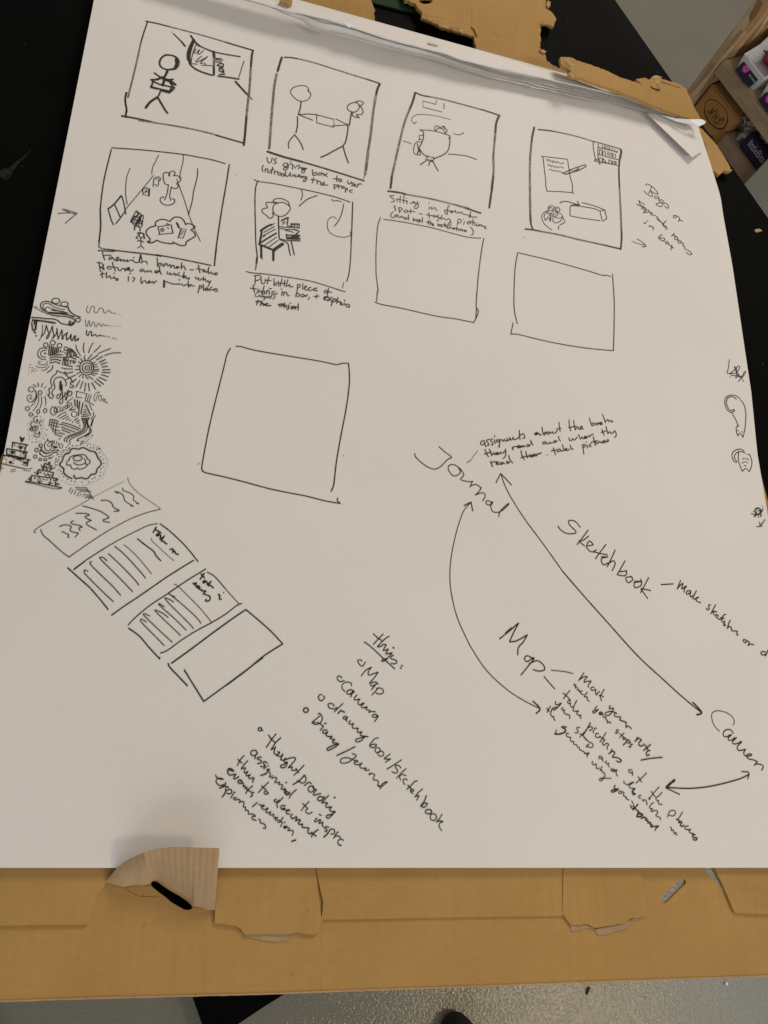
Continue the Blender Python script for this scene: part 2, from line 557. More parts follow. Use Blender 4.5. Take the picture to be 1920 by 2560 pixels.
# the flap that stands up over the lower edge of the pad
near = reg(0, 2080, 2.592, [(688, 322), (740, 342), (800, 357), (860, 346), (930, 347), (972, 334), (996, 310), (1024, 315), (1068, 342), (1120, 375), (1170, 403), (1213, 431), (1240, 455), (1254, 480), (1300, 492), (1345, 506), (1392, 506)])
far = reg(0, 2080, 2.592, [(690, 318), (715, 285), (755, 235), (800, 198), (850, 168), (910, 140), (980, 116), (1050, 103), (1120, 98), (1200, 98), (1280, 101), (1350, 103), (1422, 104)])
n = 150
a, b = resample(near, n), resample(far, n)
rows = []
for i in range(12):
    t = i / 11
    row = []
    for j in range(n):
        s = j / (n - 1)
        reach = min(1.0, max(0.04, s * 2.6))           # the left end stays near the hinge
        z = UZ + 0.001 + 0.021 * reach * t ** 0.9 + 0.005 * math.sin(math.pi * t) * reach
        z += 0.00012 * math.sin(s * 118) * min(1, t * 3) * reach     # the flutes ripple it
        row.append(at(a[j][0] + (b[j][0] - a[j][0]) * t, a[j][1] + (b[j][1] - a[j][1]) * t, z))
    rows.append(row)
fo = loft('raised_flap', rows, 0.0025, M['card_inside'], cb)
fo['label'] = 'raised pale inner side of a cardboard flap, bent up over the pad'

# far end: torn panels
FZ = -0.004
t1 = [(560, -40), (600, -420), (920, -420), (926, -60), (928, 0), (933, 14), (938, 25), (935, 36), (939, 58), (940, 110), (760, 90)]
sheet('far_panel', [jag(t1, 1.5, 5)], FZ, 0.003, M['card'], cb)
t2 = reg(900, 0, 3.19, [(300, -300), (340, -60), (360, 0), (440, 25), (460, 60), (495, 95), (492, 140), (560, 165), (600, 178), (640, 205), (740, 235), (830, 260), (905, 285), (915, 330), (935, 420), (960, 520), (1300, 620), (1659, 650), (1659, 562), (1600, 545), (1545, 525), (1490, 485), (1470, 410), (1435, 380), (1440, 290), (1438, 195), (1490, 183), (1545, 212), (1565, 150), (1540, 110), (1495, 65), (1480, 0), (1460, -120), (1440, -300)])
hole = [(900 + (525 + 55 * math.cos(q * 0.449)) / 3.19, (4 + 28 * math.sin(q * 0.449)) / 3.19) for q in range(14)]
sheet('far_panel', [jag(t2, 1.7, 4), hole], FZ - 0.001, 0.004, M['card'], cb)
for pts in ([(497, 100), (492, 142), (565, 168), (640, 208), (740, 238), (905, 288), (906, 268), (835, 243), (745, 218), (650, 188), (575, 150), (520, 128)],
            [(890, 205), (905, 208), (945, 245), (938, 285), (925, 265), (918, 235)],
            [(1440, 192), (1490, 178), (1540, 205), (1545, 212), (1490, 192)],
            [(1432, 395), (1462, 395), (1488, 410), (1475, 420), (1450, 415)],
            [(1500, 0), (1522, 15), (1518, 48), (1495, 58), (1490, 30)]):
    sheet('torn_edge', [jag(reg(900, 0, 3.19, pts), 0.9, 4)], FZ + 0.001, 0.0018, M['card_torn'], cb)
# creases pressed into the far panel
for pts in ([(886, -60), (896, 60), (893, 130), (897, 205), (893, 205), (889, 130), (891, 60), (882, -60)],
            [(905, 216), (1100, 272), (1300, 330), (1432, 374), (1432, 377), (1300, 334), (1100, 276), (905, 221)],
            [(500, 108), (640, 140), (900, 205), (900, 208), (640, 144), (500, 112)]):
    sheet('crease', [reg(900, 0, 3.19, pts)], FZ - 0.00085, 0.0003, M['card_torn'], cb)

# right-hand flap lying over the corner of the pad
t3 = reg(1380, 120, 4.1475, [(85, 95), (130, 92), (200, 104), (235, 120), (330, 150), (460, 195), (600, 250), (720, 310), (860, 350), (940, 385), (905, 350), (872, 322), (965, 308), (1010, 330), (1035, 300), (1060, 285), (1140, 298), (1135, 320), (1240, 350), (1330, 378), (1390, 425), (1420, 490), (1470, 600), (1520, 690), (1542, 740), (1430, 736), (1400, 725), (1250, 670), (1000, 575), (700, 450), (480, 375), (300, 310), (200, 290), (160, 270), (200, 235), (150, 200), (100, 180), (90, 130)])
t3z = []
for p in jag(t3, 0.7, 6):
    s = (p[0] - 1400) / 350
    lift = 0.022 - 0.012 * max(0, min(1, s))
    t3z.append((p[0], p[1], lift))
sheet('side_flap', [t3z], 0, 0.0035, M['card'], cb)
for pts, zz in (([(85, 95), (125, 92), (205, 100), (240, 122), (235, 195), (215, 235), (165, 215), (150, 195), (100, 180), (90, 130)], 0.0232),
                ([(160, 268), (200, 238), (230, 285), (240, 300), (200, 294)], 0.0232),
                ([(1040, 300), (1062, 285), (1105, 288), (1138, 300), (1112, 340), (1108, 390), (1125, 425), (1110, 440), (1075, 428), (1020, 395), (1012, 360)], 0.0140)):
    sheet('torn_edge', [jag(reg(1380, 120, 4.1475, pts), 0.8, 3)], zz, 0.002, M['card_torn'], cb)
sheet('torn_edge', [jag(reg(1380, 120, 4.1475, [(1015, 392), (1065, 418), (1110, 425), (1120, 440), (1085, 436), (1030, 412)]), 0.4, 3)], 0.0146, 0.0005, M['stamp'], cb)
# printed line on that flap, too small to read
ln = reg(1380, 120, 4.1475, [(1142, 352), (1160, 362), (1178, 360), (1200, 374), (1222, 376), (1246, 388), (1268, 390), (1290, 404), (1312, 404), (1332, 414)])
bm = bmesh.new()
for k in range(len(ln) - 1):
    for q in (0.15, 0.65):
        c0 = at(ln[k][0] + (ln[k + 1][0] - ln[k][0]) * q, ln[k][1] + (ln[k + 1][1] - ln[k][1]) * q, 0.0223 - 0.012 * max(0, min(1, (ln[k][0] - 1400) / 350)))
        for dx in (-0.0007, 0.0007):
            vs = [bm.verts.new(c0 + Vector((dx + sx * 0.00028, sy * random.uniform(0.0003, 0.0008), 0))) for sx, sy in ((-1, -1), (1, -1), (1, 1), (-1, 1))]
            bm.faces.new(vs)
from_bm('printed_line', bm, M['stamp'], cb)

# strip of the bottom layer sticking out right of the pad
t4 = reg(1700, 320, 7.54, [(300, -40), (380, -8), (430, 30), (520, 130), (700, 330), (850, 570), (948, 735), (940, 765), (985, 790), (980, 803), (910, 818), (835, 790), (745, 888), (690, 850), (600, 790), (470, 300)])
sheet('side_strip', [jag(t4, 0.4, 6)], -0.0062, 0.004, M['card'], cb)

# ------------------------------------------------------------------ the pad of paper
pad = thing('paper_pad', 'large white flip chart pad covered in black marker sketches and notes', 'paper pad', (0.2, 0.37, 0))
LE = [(-196, 2182), (-193, 2169.5), (0, 1190), (60, 880), (140, 481), (180, 279), (235, 0), (262, -138)]
RE = [(2070, 2169.5), (1991, 1720), (1920, 1303), (1891, 1134), (1876, 982), (1861, 880), (1830, 660), (1809, 540), (1802, 488), (1782, 422), (1766, 370), (1749, 320), (1740, 284)]


def zf(x, y):
    """the gentle lie of the top sheet"""
    z = 0.0007 * math.sin(5.1 * x + 1.0 + 2.0 * y) + 0.0006 * math.sin(7.3 * y - 3.0 * x)
    return z + 0.0014 * max(0.0, (x - 0.42) / 0.1) ** 2 * (0.4 + 0.6 * math.sin(6 * y))


lw = [at(*p, 0) for p in LE]
rw = [at(*p, 0) for p in RE]


def edge_x(poly, y):
    p = sorted(poly, key=lambda q: q.y)
    if y <= p[0].y:
        return p[0].x
    for a_, b_ in zip(p, p[1:]):
        if a_.y <= y <= b_.y:
            return a_.x + (b_.x - a_.x) * (y - a_.y) / max(1e-9, b_.y - a_.y)
    return p[-1].x


y0 = at(960, 2169.5, 0).y
y1 = 0.765


def pad_rows(dz, inset, nv=70, nu=60, rough=0.0):
    rows = []
    for i in range(nv):
        y = y0 + inset + (y1 - y0 - inset) * i / (nv - 1)
        xa, xb = edge_x(lw, y) + inset, edge_x(rw, y) - inset
        rows.append([Vector((xa + (xb - xa) * j / (nu - 1), y, zf(xa + (xb - xa) * j / (nu - 1), y) + dz)) for j in range(nu)])
    return rows


loft('top_sheet', pad_rows(0, 0), 0.00025, M['paper'], pad)
for k in range(4):
    loft('under_sheets', pad_rows(-0.0006 - 0.0011 * k, 0.0006 + 0.0012 * random.random(), 24, 12), 0.0009, M['paper_edge'], pad)

# backing strip at the bound edge
up = [(380, -90), (560, -45), (737, 0), (834, 28), (937, 54), (1042, 83), (1100, 98), (1193, 125), (1271, 149), (1331, 167), (1379, 178), (1430, 196), (1560, 246), (1690, 292)]
lo = [(380, -78), (560, -22), (695, 19), (760, 33), (831, 50), (884, 67), (973, 97), (1100, 129), (1150, 146), (1223, 165), (1330, 187), (1434, 211), (1560, 241), (1690, 290)]
N = 90
U, L = resample(up, N), resample(lo, N)


def wob(s, k, f, amp):
    return amp * (noise.noise(Vector((s * f, k * 7.3, 0.5))) + 0.5 * noise.noise(Vector((s * f * 4.1, k * 3.1, 2.5))))


BZ = 0.0185


def bind_z(s):                                         # the bound edge stands proud at the left, flat at the right
    return BZ - 0.0105 * max(0.0, min(1.0, (s - 0.45) / 0.5))


rows = []
for i in range(6):
    t = i / 5
    row = []
    for j in range(N):
        s = j / (N - 1)
        row.append(at(L[j][0] + (U[j][0] - L[j][0]) * t, L[j][1] + (U[j][1] - L[j][1]) * t + (wob(s, 1, 60, 1.2) if t == 0 else 0), bind_z(s) - 0.006 * t * (1 - 0.6 * s)))
    rows.append(row)
loft('binding_strip', rows, 0.0014, M['paper'], pad)

# torn-off sheets: stubs left in the binding, each bending down over the top sheet
te = [(380, -70), (540, -18), (640, 8), (676, 18), (707, 33), (759, 54), (779, 72), (812, 85), (834, 83), (862, 89), (917, 103), (951, 114), (1000, 126), (1034, 136), (1073, 143), (1100, 152), (1126, 162), (1187, 181), (1217, 191), (1253, 199), (1319, 214), (1337, 221), (1361, 223), (1422, 239), (1476, 250), (1515, 254), (1560, 262), (1620, 281), (1690, 300)]
E_ = resample(te, N)
NS = 5
for k in range(NS):
    rows = []
    for i in range(10):
        t = i / 9
        row = []
        for j in range(N):
            s = j / (N - 1)
            right = max(0.0, min(1.0, (s - 0.5) / 0.25))
            fl_ = [1.0, 0.30, 0.16, 0.10, 0.05][k]
            fr_ = [1.0, 0.78, 0.56, 0.36, 0.16][k]
            f2 = fl_ + (fr_ - fl_) * right
            f2 = max(0.03, f2 + wob(s, 3 + k, 8, 0.10 if k else 0.0))
            bx, by = L[j][0], L[j][1] - 2.5
            fx = L[j][0] + (E_[j][0] - L[j][0]) * f2
            fy = L[j][1] + (E_[j][1] - L[j][1]) * f2
            if i == 9:
                fy += wob(s, 20 + k, 75, 1.3)
            za = bind_z(s) - 0.0022 + 0.0002 * k
            ze = (0.0056 + 0.0014 * wob(s, 9, 6, 1.0)) * (1 - 0.55 * right) * min(1, (1 - s) * 8 + 0.1) + 0.0012
            ze = ze + (za - ze) * (1 - f2) * 0.75
            z = ze + (za - ze) * (1 - t) ** 1.6 + 0.0022 * t ** 6
            row.append(at(bx + (fx - bx) * t, by + (fy - by) * t, z))
        rows.append(row)
    loft('torn_stub', rows, 0.00022, M['paper_edge'] if k % 2 else M['paper'], pad)

# bright folded corner, torn scrap, staple, bit of card caught under the binding
sheet('folded_corner', [[(1655, 288, .006), (1690, 296, .010), (1722, 298, .013), (1755, 298, .013), (1765, 304, .013), (1762, 309, .012), (1748, 316, .011), (1722, 311, .010), (1690, 303, .007)]], 0, 0.0003, M['bright_paper'], pad)
sheet('torn_scrap', [[(858, 54, .0195), (880, 53, .0215), (894, 54, .0225), (896, 57, .0225), (886, 63, .0205), (872, 69, .0190)]], 0, 0.0003, M['bright_paper'], pad)
sheet('staple', [[(1069, 106), (1094, 111), (1096, 114), (1070, 109)]], BZ - 0.0018, 0.0006, M['metal'], pad)
sheet('caught_scrap', [jag([(700, -4), (730, -6), (731, 6), (722, 11), (712, 7), (701, 2)], 0.8, 3)], 0.0215, 0.004, M['card_torn'], pad)
# curled strip at the right corner of the top sheet
rows = []
for i in range(14):
    t = i / 13
    row = []
    ax_, ay_ = 1618 + (1731 - 1618) * t, 284 + (393 - 284) * t
    bx_, by_ = 1712 + (1757 - 1712) * t, 297 + (377 - 297) * t
    for j in range(8):
        s = j / 7
        row.append(at(ax_ + (bx_ - ax_) * s, ay_ + (by_ - ay_) * s, 0.0014 + 0.0037 * (1 - s) ** 2 * (0.75 + 0.25 * t)))
    rows.append(row)
loft('curled_corner', rows, 0.00025, M['paper'], pad)

PART_LABELS = [
    'frame with a stick figure carrying a box and a big striped screen',
    'frame with two stick figures passing a box between them',
    'frame with a round table seen from above',
    'frame with a written sheet, a pencil, a bookcase and an open hand',
    'frame with a tree, benches and a thought cloud',
    'frame with a figure sitting on a slatted bench',
    'handwriting: us giving box to user, introducing the props',
    'handwriting: sitting in favourite spot, taking picture',
    'handwriting: favourite bench, takes picture and writes why',
    'handwriting: put little piece of fabric in box, explain the object',
    'slanted handwriting: bags or separate rooms in box, with an arrow',
    'wavy lines, looped worm and spring scribble',
    'dense patterned doodle with a radiating sun',
    'tiered cakes, dotted flower and hatched fan doodle',
    'slanted card with thin outline and scribbled lines',
    'slanted card headed take, ruled with lines',
    'slanted card headed take and a second word, ruled with lines',
    'empty slanted card with thick outline',
    'large empty square with hooked lower corner',
    'empty frame under the table drawing',
    'empty frame under the hand drawing',
    'big slanted word Journal',
    'handwriting: assignments about the books they read',
    'long straight two-headed arrow',
    'long bowed two-headed arrow',
    'big slanted word Sketchbook',
    'small handwriting: make sketches or d',
    'big slanted word Map',
    'two dashes leading from the word Map',
    'slanted handwriting: mark your route, take pictures at the places',
    'short thick two-headed arrow below the word Camera',
    'big slanted word Camera',
    'underlined heading Things',
    'bulleted words Map, Camera, drawing book, Diary',
    'bulleted sentence: thought provoking assignment to inspire',
    'tangled scribble at the right edge',
    'long hooked shape with a forked end',
    'short hooked shape with three dashes inside',
    'small hatched bug at the right edge',
    'small arrow at the left edge',
]

INK = '''
@storyboard_frame
R 280 20 4.1475
w 18
-352,140 480,166 600,197
w 14 g
-600,197 800,248 1000,302 1200,362
w 20
-1180,356 1300,392 1466,440
w 15
-366,155 330,260 300,360
w 16 g
-300,360 250,590 166,930
w 22
150,882 138,940 142,1000 152,1060 140,1125
w 26
-105,1122 155,1134
w 22
-155,1130 330,1165 420,1186
R 0 0 2.592
w 10 g
-900,782 1100,812 1300,850 1440,888
w 12
-1400,878 1520,912 1582,930
R 280 20 4.1475
w 24
-1462,440 1450,500 1440,620
w 22 g
-1440,620 1425,850 1405,1020 1385,1245
R 0 0 2.592
w 16
-1597,760 1588,870 1580,942
>stick_figure
R 280 20 4.1475
w 20
598,490 545,495 503,535 495,590 525,625 570,640 625,635 665,612 680,560 655,510 610,492 560,488
w 12
640,495 680,520 698,560 690,600 660,635 610,645
w 24
660,540 668,580 655,612
w 26
-575,655 555,700 530,735
w 20
-440,677 480,705 520,730
w 26
-408,748 470,742 525,718
w 22
-520,725 590,745 632,742
w 34
-560,750 610,765 655,795
w 26
-540,730 538,765 525,805
w 20
-425,760 415,800 400,825 470,842
-430,765 500,795 620,822 600,865 520,848 410,820
-600,770 635,820 650,828 620,860 590,882 520,862
-500,850 560,872 600,882
w 18
-502,868 490,900 470,930
w 26
470,930 420,960 385,990 350,1038
w 22
475,930 510,990 545,1050 575,1092
>screen_sketch
w 14
638,270 680,310 720,350 
w 20
720,350 740,375 758,397
w 22
-818,290 850,340
w 34
850,335 815,400 790,480 795,540
w 22
795,540 815,590 860,630 930,665 1035,698
w 10
855,350 825,430 810,510 812,570
875,380 845,450 825,530 820,572
w 14
865,350 885,385 950,415 1050,460
w 16
865,355 930,405 1040,450 1120,470 1230,490 1328,505
w 30
-1055,455 1060,520
w 20 g
-1060,520 1056,620
w 24
-1056,610 1056,695
w 9
875,425 850,465 870,470 912,430 890,475 905,480 950,440
930,500 870,555 890,560 995,505 920,565 925,578 945,570
-822,578 885,585
-930,595 1040,600
-960,570 970,590
w 20
-1100,708 1200,720 1315,738
w 9
-1315,720 1340,640 1370,550
w 24
-1282,765 1340,830 1400,895
w 10
-1395,890 1455,950
w 14
-1115,690 1170,690
-1135,665 1165,680 1150,650
1115,655 1110,640 1130,630 1155,640 1160,655 1140,660 1115,655
-1110,620 1130,622 1150,618
1095,600 1110,580 1150,580 1150,610 1090,595
-1080,560 1140,560 1105,540 1150,540
-1075,525 1140,520 1080,540
w 8
620,252 622,254
@storyboard_frame
R 640 120 4.1475
w 26
-268,98 248,160 225,240
w 24 g
215,270 190,400 175,560 160,740 138,1045
w 18
-295,95 360,98 440,110
w 15 g
440,110 600,150 800,212 1000,275 1200,335
w 18
-1150,320 1280,362
w 28
-1285,370 1262,420 1245,490
w 24 g
1245,490 1215,680 1190,900 1160,1090 1140,1245
R 640 0 2.592
w 16 g
-727,990 708,1130
w 5
-708,1130 696,1158
w 18
-75,984 180,1018 300,1050
w 13
-300,1050 420,1085 560,1128 700,1172
>stick_figures
R 640 120 4.1475
w 9
548,455 545,420 520,395 470,388 410,400 370,425 358,455 375,490 410,525 450,548 500,550 545,530 568,490 562,460 535,435
w 13
468,555 460,620 440,690
430,710 430,800 415,880
w 11
400,900 350,960 335,1000 342,1042
w 13
400,900 440,950 470,1000 490,1055
w 11
-440,690 530,685 615,688
-445,692 520,722 588,748
w 10
-615,688 808,738 812,822 630,775 630,690
w 9
-795,805 870,802 950,795
-830,735 900,770 955,795
w 10
1030,562 980,575 948,605 955,640 1000,662 1045,655 1075,610 1060,575 1030,560
1035,555 1080,548 1115,565 1095,592 1070,595
1080,598 1108,640 1105,680 1060,690 1040,690 1075,722 1030,715 1000,695 1010,665
w 14
-990,670 975,760 968,800
945,790 955,820 945,900 930,970 905,1012
905,1015 820,1060 740,1105 672,1135
905,1025 925,1100 958,1192
@storyboard_frame
R 940 220 4.1475
w 26
-408,45 385,130 350,220
w 22 g
350,220 300,350 250,540 200,760 160,940
w 26
-165,920 150,1040
w 20
-415,45 480,72 560,85
w 17 g
560,85 720,118 920,170 1120,225
w 20
-1100,218 1200,250 1288,280
w 26
1278,285 1250,360 1240,470
w 22 g
1240,470 1220,700 1222,850 1200,1040
w 24
1215,950 1195,1100 1175,1240
R 640 0 2.592
w 14
-1540,1140 1528,1244
R 940 220 4.1475
w 24
-125,1070 240,1085 320,1105
w 16 g
-320,1105 480,1132 640,1165 820,1210 960,1245
R 940 430 4.1475
w 18 g
-820,340 960,385
w 22
-940,375 1020,405 1085,425
>table_sketch
R 940 220 4.1475
w 8
-690,245 490,195 490,130 625,165 628,122
-708,155 708,212
w 6
775,325 700,302 600,282 500,270 420,275 375,310 375,345 408,370
-395,360 425,348
w 9
-458,432 490,450
455,432 550,435 640,450 720,475 770,495 752,520
620,445 610,415 625,390 660,400 680,420 
622,445 640,420 680,412 715,450 720,470
680,400 710,392 715,420 705,400
712,408 735,430 735,455 715,468
w 11
495,455 492,520 470,580 450,610 460,640 500,690 550,710
770,500 765,580 745,650 690,695 600,732
w 8
-490,488 448,488 458,530 440,530 475,535
470,560 430,555 400,590 392,640 400,678 430,690 460,695 460,670 450,630 435,660 430,680
-430,570 440,640 435,680
450,650 425,690
-525,708 600,718
w 11
-530,710 515,740 590,765 600,725
-545,735 460,795
-560,760 548,802
-590,755 645,860
w 14
570,745 585,755 575,760 570,745
w 7
805,465 840,480 880,478 915,458
-278,545 370,575
w 9
750,683 850,690 950,705 1045,738
@storyboard_frame
R 1280 300 4.1475
w 24
-235,70 215,160 205,240
w 22 g
205,240 190,420 188,620 190,900 195,1050
w 20
188,980 198,1080 215,1125
w 18
-275,92 360,100 440,112
w 14 g
-440,112 600,145 740,182 860,220
w 12
-850,215 980,250 1130,295
w 26
-1130,298 1138,320 1125,390
w 20
-1122,390 1112,520 1118,700
w 20 g
-1118,700 1128,900 1135,1080 1140,1244
R 1280 440 4.1475
w 20
-1140,580 1135,690 1128,760
R 1280 300 4.1475
w 20
-140,1130 230,1140 300,1155
w 17 g
-300,1155 420,1175 560,1205 690,1240
R 1280 440 4.1475
w 17 g
-650,648 840,690 1000,725
w 19
-960,715 1060,740 1128,755
>note_sketch
R 1280 300 4.1475
w 9
-310,370 325,390 340,520 355,650 350,655 365,735 500,740 635,750
-325,372 580,402 605,580 628,660 630,750
-632,750 642,762
w 7
360,400 370,420 385,400 400,428 420,415 425,440 445,420 455,440 470,430 500,440 520,450 540,435
375,450 385,470 405,460 410,485 430,468 445,488 465,475 480,490 505,480 540,495
385,510 410,508 420,520 440,520 460,528 480,522 505,535 530,540
>pencil_sketch
w 10
-530,548 600,515 680,485 760,458 775,475 690,520 600,545 560,555 530,550
w 6
-595,520 650,520 700,490
-640,540 700,500
-560,560 620,545
>bookcase_sketch
w 9
845,225 850,300 865,380 870,410
865,405 858,420 880,425 885,405 870,405
-900,240 895,330 900,430
-905,280 1090,325
-900,350 1120,410
-895,430 1100,465
915,430 905,450 922,450
w 8
940,255 940,275 950,285
965,260 965,290
-980,265 980,295
-1000,270 1000,300
1020,275 1015,300 1025,305
-1045,285 1042,315
1070,300 1070,320 1095,330 1095,310
-915,300 910,345
912,305 940,310 935,350
-950,315 945,355
970,315 975,360
-1000,320 1000,365
-1020,330 1015,370 1040,375 1035,335
-1050,340 1050,380 1075,385 1080,350 1055,345
910,390 940,395 935,430 910,425 910,390
-945,395 945,430 975,435
950,395 985,440
-1010,405 1010,445
-1015,410 1040,420 1035,450
-1050,420 1048,455
1060,425 1085,430 1080,455 1065,445 1080,430
>box_sketch
w 11
500,858 520,845 570,842 620,855 690,878
-680,840 705,880 660,880
w 9
-610,890 640,885 730,895 850,915 915,942
-690,870 625,880 605,895 605,980 620,995 760,1020 915,1042
-730,855 850,885 965,930 915,942 935,1035
-965,930 985,1020 940,1048
>hand_sketch
w 8
375,935 330,960 310,1000 318,1040 340,1080 380,1115 415,1138
370,950 340,980 335,1010 350,1040
>flower_sketch
w 8
385,930 375,905 400,885 430,890 440,920 420,940 390,930 385,910 410,905 425,930
440,910 470,900 495,915 495,945 460,940 450,920 475,920
380,940 375,970 400,990 430,990
w 12
395,960 405,970 420,965 400,975
w 7
425,955 450,940 480,965 470,990 440,1000 425,975 445,970 455,985
455,960 465,955 470,968
480,960 515,975 520,1005 480,1015 450,1010
>hand_sketch
w 9
-380,1000 350,1040
-400,1000 385,1035
w 12
-405,1005 398,1050
w 8
430,1000 425,1040 450,1065 490,1055 520,1025 525,1000
525,1000 545,1040 548,1060 500,1085
w 10
-490,1095 482,1130
w 7
126,1214 130,1218
@storyboard_frame
R 220 350 4.1475
w 14
-245,85 480,100 700,120 980,152 1150,182 1300,212 1422,248
242,105 215,210 170,400 145,560 128,720
w 17
128,720 130,800 132,900 125,980 115,1062
w 13
-118,1070 112,1115 145,1132
-105,1152 275,1162
w 16
-160,1136 400,1165 620,1190 760,1212
R 220 490 4.1475
w 15
-700,615 900,650 1100,690 1275,726
R 220 350 4.1475
w 15
1465,258 1430,480 1385,740 1340,1040 1315,1240
R 220 490 4.1475
w 16
-1330,560 1310,728
>path_sketch
R 220 350 4.1475
w 8
732,160 700,230 670,290 662,358
988,155 985,230 965,310 950,390
438,295 405,380 392,480 392,580 408,672
w 10
1138,302 1130,400 1095,540 1080,640 1042,780
w 8
-680,372 560,520 410,700 380,745
w 12
-385,745 292,872
>frame_sketch
w 16
-208,720 270,672 345,582
w 12
-348,582 370,650 392,775
-210,725 240,830 265,885
-280,680 332,800
>cube_sketch
w 9
-685,405 675,470 680,490
-690,405 735,410 730,475 690,465
700,395 730,385 745,400
-755,400 745,430
714,482 718,486
w 10
-565,515 572,575
-570,515 600,500 640,515
w 18
-635,515 632,585
w 8
-605,520 585,560
-605,520 620,550 595,540
590,575 615,580
>tree_sketch
w 10
838,375 850,350 840,345 800,340 780,365 785,420 800,460 835,470
838,375 845,345 880,325 905,345 885,375 930,375 965,400 955,430 920,455 940,480 910,510 865,495
835,360 850,380
945,405 955,390
835,470 820,560 795,625
865,490 848,580 858,630
790,595 755,605 750,640 790,675 850,680 895,655 895,620 870,612
>path_sketch
w 8
-920,410 1000,630 1045,780
-1045,780 1100,920 1165,1055
>bench_sketch
w 11
-500,740 440,850 500,905 
-500,740 570,790
w 15
500,745 525,775 480,810 455,850
w 9
-470,790 530,810
-455,820 520,845
-450,850 510,880
-490,880 540,790
-520,900 555,790
-540,800 560,900
-575,790 560,905
-510,900 550,910
w 16
-555,790 500,890
w 8
-510,830 570,850
-505,860 565,880
-530,830 525,910
-475,860 520,770
w 12
-482,905 485,940
-540,915 542,948
>stick_figure
w 10
545,970 530,990 540,1015 570,1015 585,990 565,970 540,975
515,970 545,965 580,985
510,970 530,985 495,1022 520,1030
580,980 575,1000 592,1020 580,1030
-548,1020 550,1110
-510,1055 545,1050 580,1065
-515,1125 550,1105 580,1130
>cloud_sketch
w 13
705,895 700,860 750,830 800,832 850,850
850,848 890,810 940,805 985,830 1015,885
1015,875 1060,875 1110,905 1080,930
1065,935 1100,965 1112,1000 1080,1025 1020,1060
1020,1060 1010,1095 960,1100 885,1068
880,1062 885,1080 830,1078 760,1065 710,1045
700,895 640,915 605,950 608,985 645,1035
w 14
645,1035 640,1060 615,1055 630,1072 670,1070 710,1048
>camera_sketch
w 10
-725,905 862,885 882,972 730,985
-725,908 745,980
w 12
862,885 882,972
w 9
770,920 752,940 770,955 790,940 770,920
768,937 772,941
-820,915 840,925
810,890 820,870 840,885
>page_sketch
w 20
-920,865 945,915
w 10
-960,925 1020,930 985,1025 930,1015
w 13
-965,925 940,1010
w 6
-970,945 1000,950
-965,960 990,960
-960,975 985,975
-955,990 975,992
w 7
1532,364 1535,366
@storyboard_frame
R 600 430 4.1475
w 11
-148,80 185,100 360,125 640,180
w 12
-640,180 800,215 1000,265 1140,315
w 13
185,95 160,180 155,350 160,600 165,760 180,895
w 22
-175,895 170,950
w 12
-170,945 160,1020
w 11
65,1038 120,1052 260,1065 480,1095 700,1132 860,1175 1060,1240
R 600 550 4.1475
w 11
-1000,725 1090,750
R 600 430 4.1475
w 14
-1168,315 1160,560 1150,760
w 12
1152,740 1145,900 1130,1050 1105,1140
w 8
-1075,1150 1060,1210
>curve_sketch
w 9
-630,298 648,240 635,182
w 11
-612,358 700,285 798,248
w 9
950,285 965,302 1000,300 1020,300 1050,312
w 10
1075,335 1055,430 1020,510 978,565
w 7
998,490 975,470 940,475 910,510 905,570 930,630 1000,670 1070,680 1130,670 1150,650 1140,625
>seated_figure
w 10
395,320 350,350 340,400 365,445 420,465 470,450 515,400 520,370 500,350
345,310 350,290 400,278 450,285 500,315 512,350
345,310 390,325 440,318 490,340 518,365
388,330 320,318 268,325 285,375 250,380 225,405 245,435 275,455 300,482 330,478 345,455 335,425
w 15
-398,470 400,560 405,690
w 18
-430,510 465,490 500,478
w 14
-498,480 488,548
w 8
-440,530 470,515
-438,548 465,532
w 10
-490,562 540,575
-410,572 530,580
415,590 480,600 560,600
470,610 520,620 555,632
w 18
-528,545 612,545
w 11
-528,540 530,575 615,588 615,545
w 10
-540,562 550,575
-565,558 570,578
-590,558 600,580
w 16
-560,600 615,620 580,650
w 14
-480,650 485,715 620,720 620,660 480,660
w 34
-500,690 600,695
w 26
-545,672 600,672
w 12
-410,700 470,712
-410,705 490,742 510,820 522,870
-530,720 545,790 562,865
>bench_sketch
w 10
w 24
-215,615 270,575 325,550
w 22
-225,625 200,755
w 26
-200,755 360,820
w 36
-350,815 440,752
w 26
-218,765 220,890
-345,820 345,920
w 9
-320,560 358,538
-248,630 355,570
-240,665 365,598
w 18
-220,735 375,640
w 9
-250,770 378,680
-300,782 392,715
-235,680 260,665
w 10
-225,890 232,908

@caption
R 620 360 4.8794
w 13
232,165 240,215 255,235 285,215 295,172
352,182 322,185 322,205 345,215 335,240 312,242
490,245 455,235 430,250 432,275 465,275 490,245 490,290 465,315 435,320 440,295 490,285
510,255 530,240 545,260 540,310
-515,215 525,218
560,265 572,300 600,265
625,275 618,310
-615,258 632,266
640,290 650,285 655,310 690,300 720,300
660,295 690,295 695,330 680,355 655,350 665,325 720,300
-785,315 790,380
790,380 815,385 845,370 830,348 800,362
880,350 860,365 868,382 900,372 890,350 915,365
-915,358 968,402
-970,362 918,390
-1085,390 1082,460
-1038,425 1130,430
1125,435 1105,445 1115,462 1145,455 1140,435
1218,450 1218,480 1240,490 1260,462
1290,475 1262,480 1285,505 1262,515
1290,508 1315,495 1300,490 1295,515 1330,520
-1340,490 1335,525
1338,505 1360,488 1388,492
188,265 172,300 182,338
-210,305 210,345
210,320 235,305 245,325 242,352 275,350
-300,285 285,365
-268,328 315,312
325,335 322,372 
322,350 345,335 370,350
375,350 360,365 375,385 400,370 390,350
440,370 420,362 405,385 430,395 450,375 
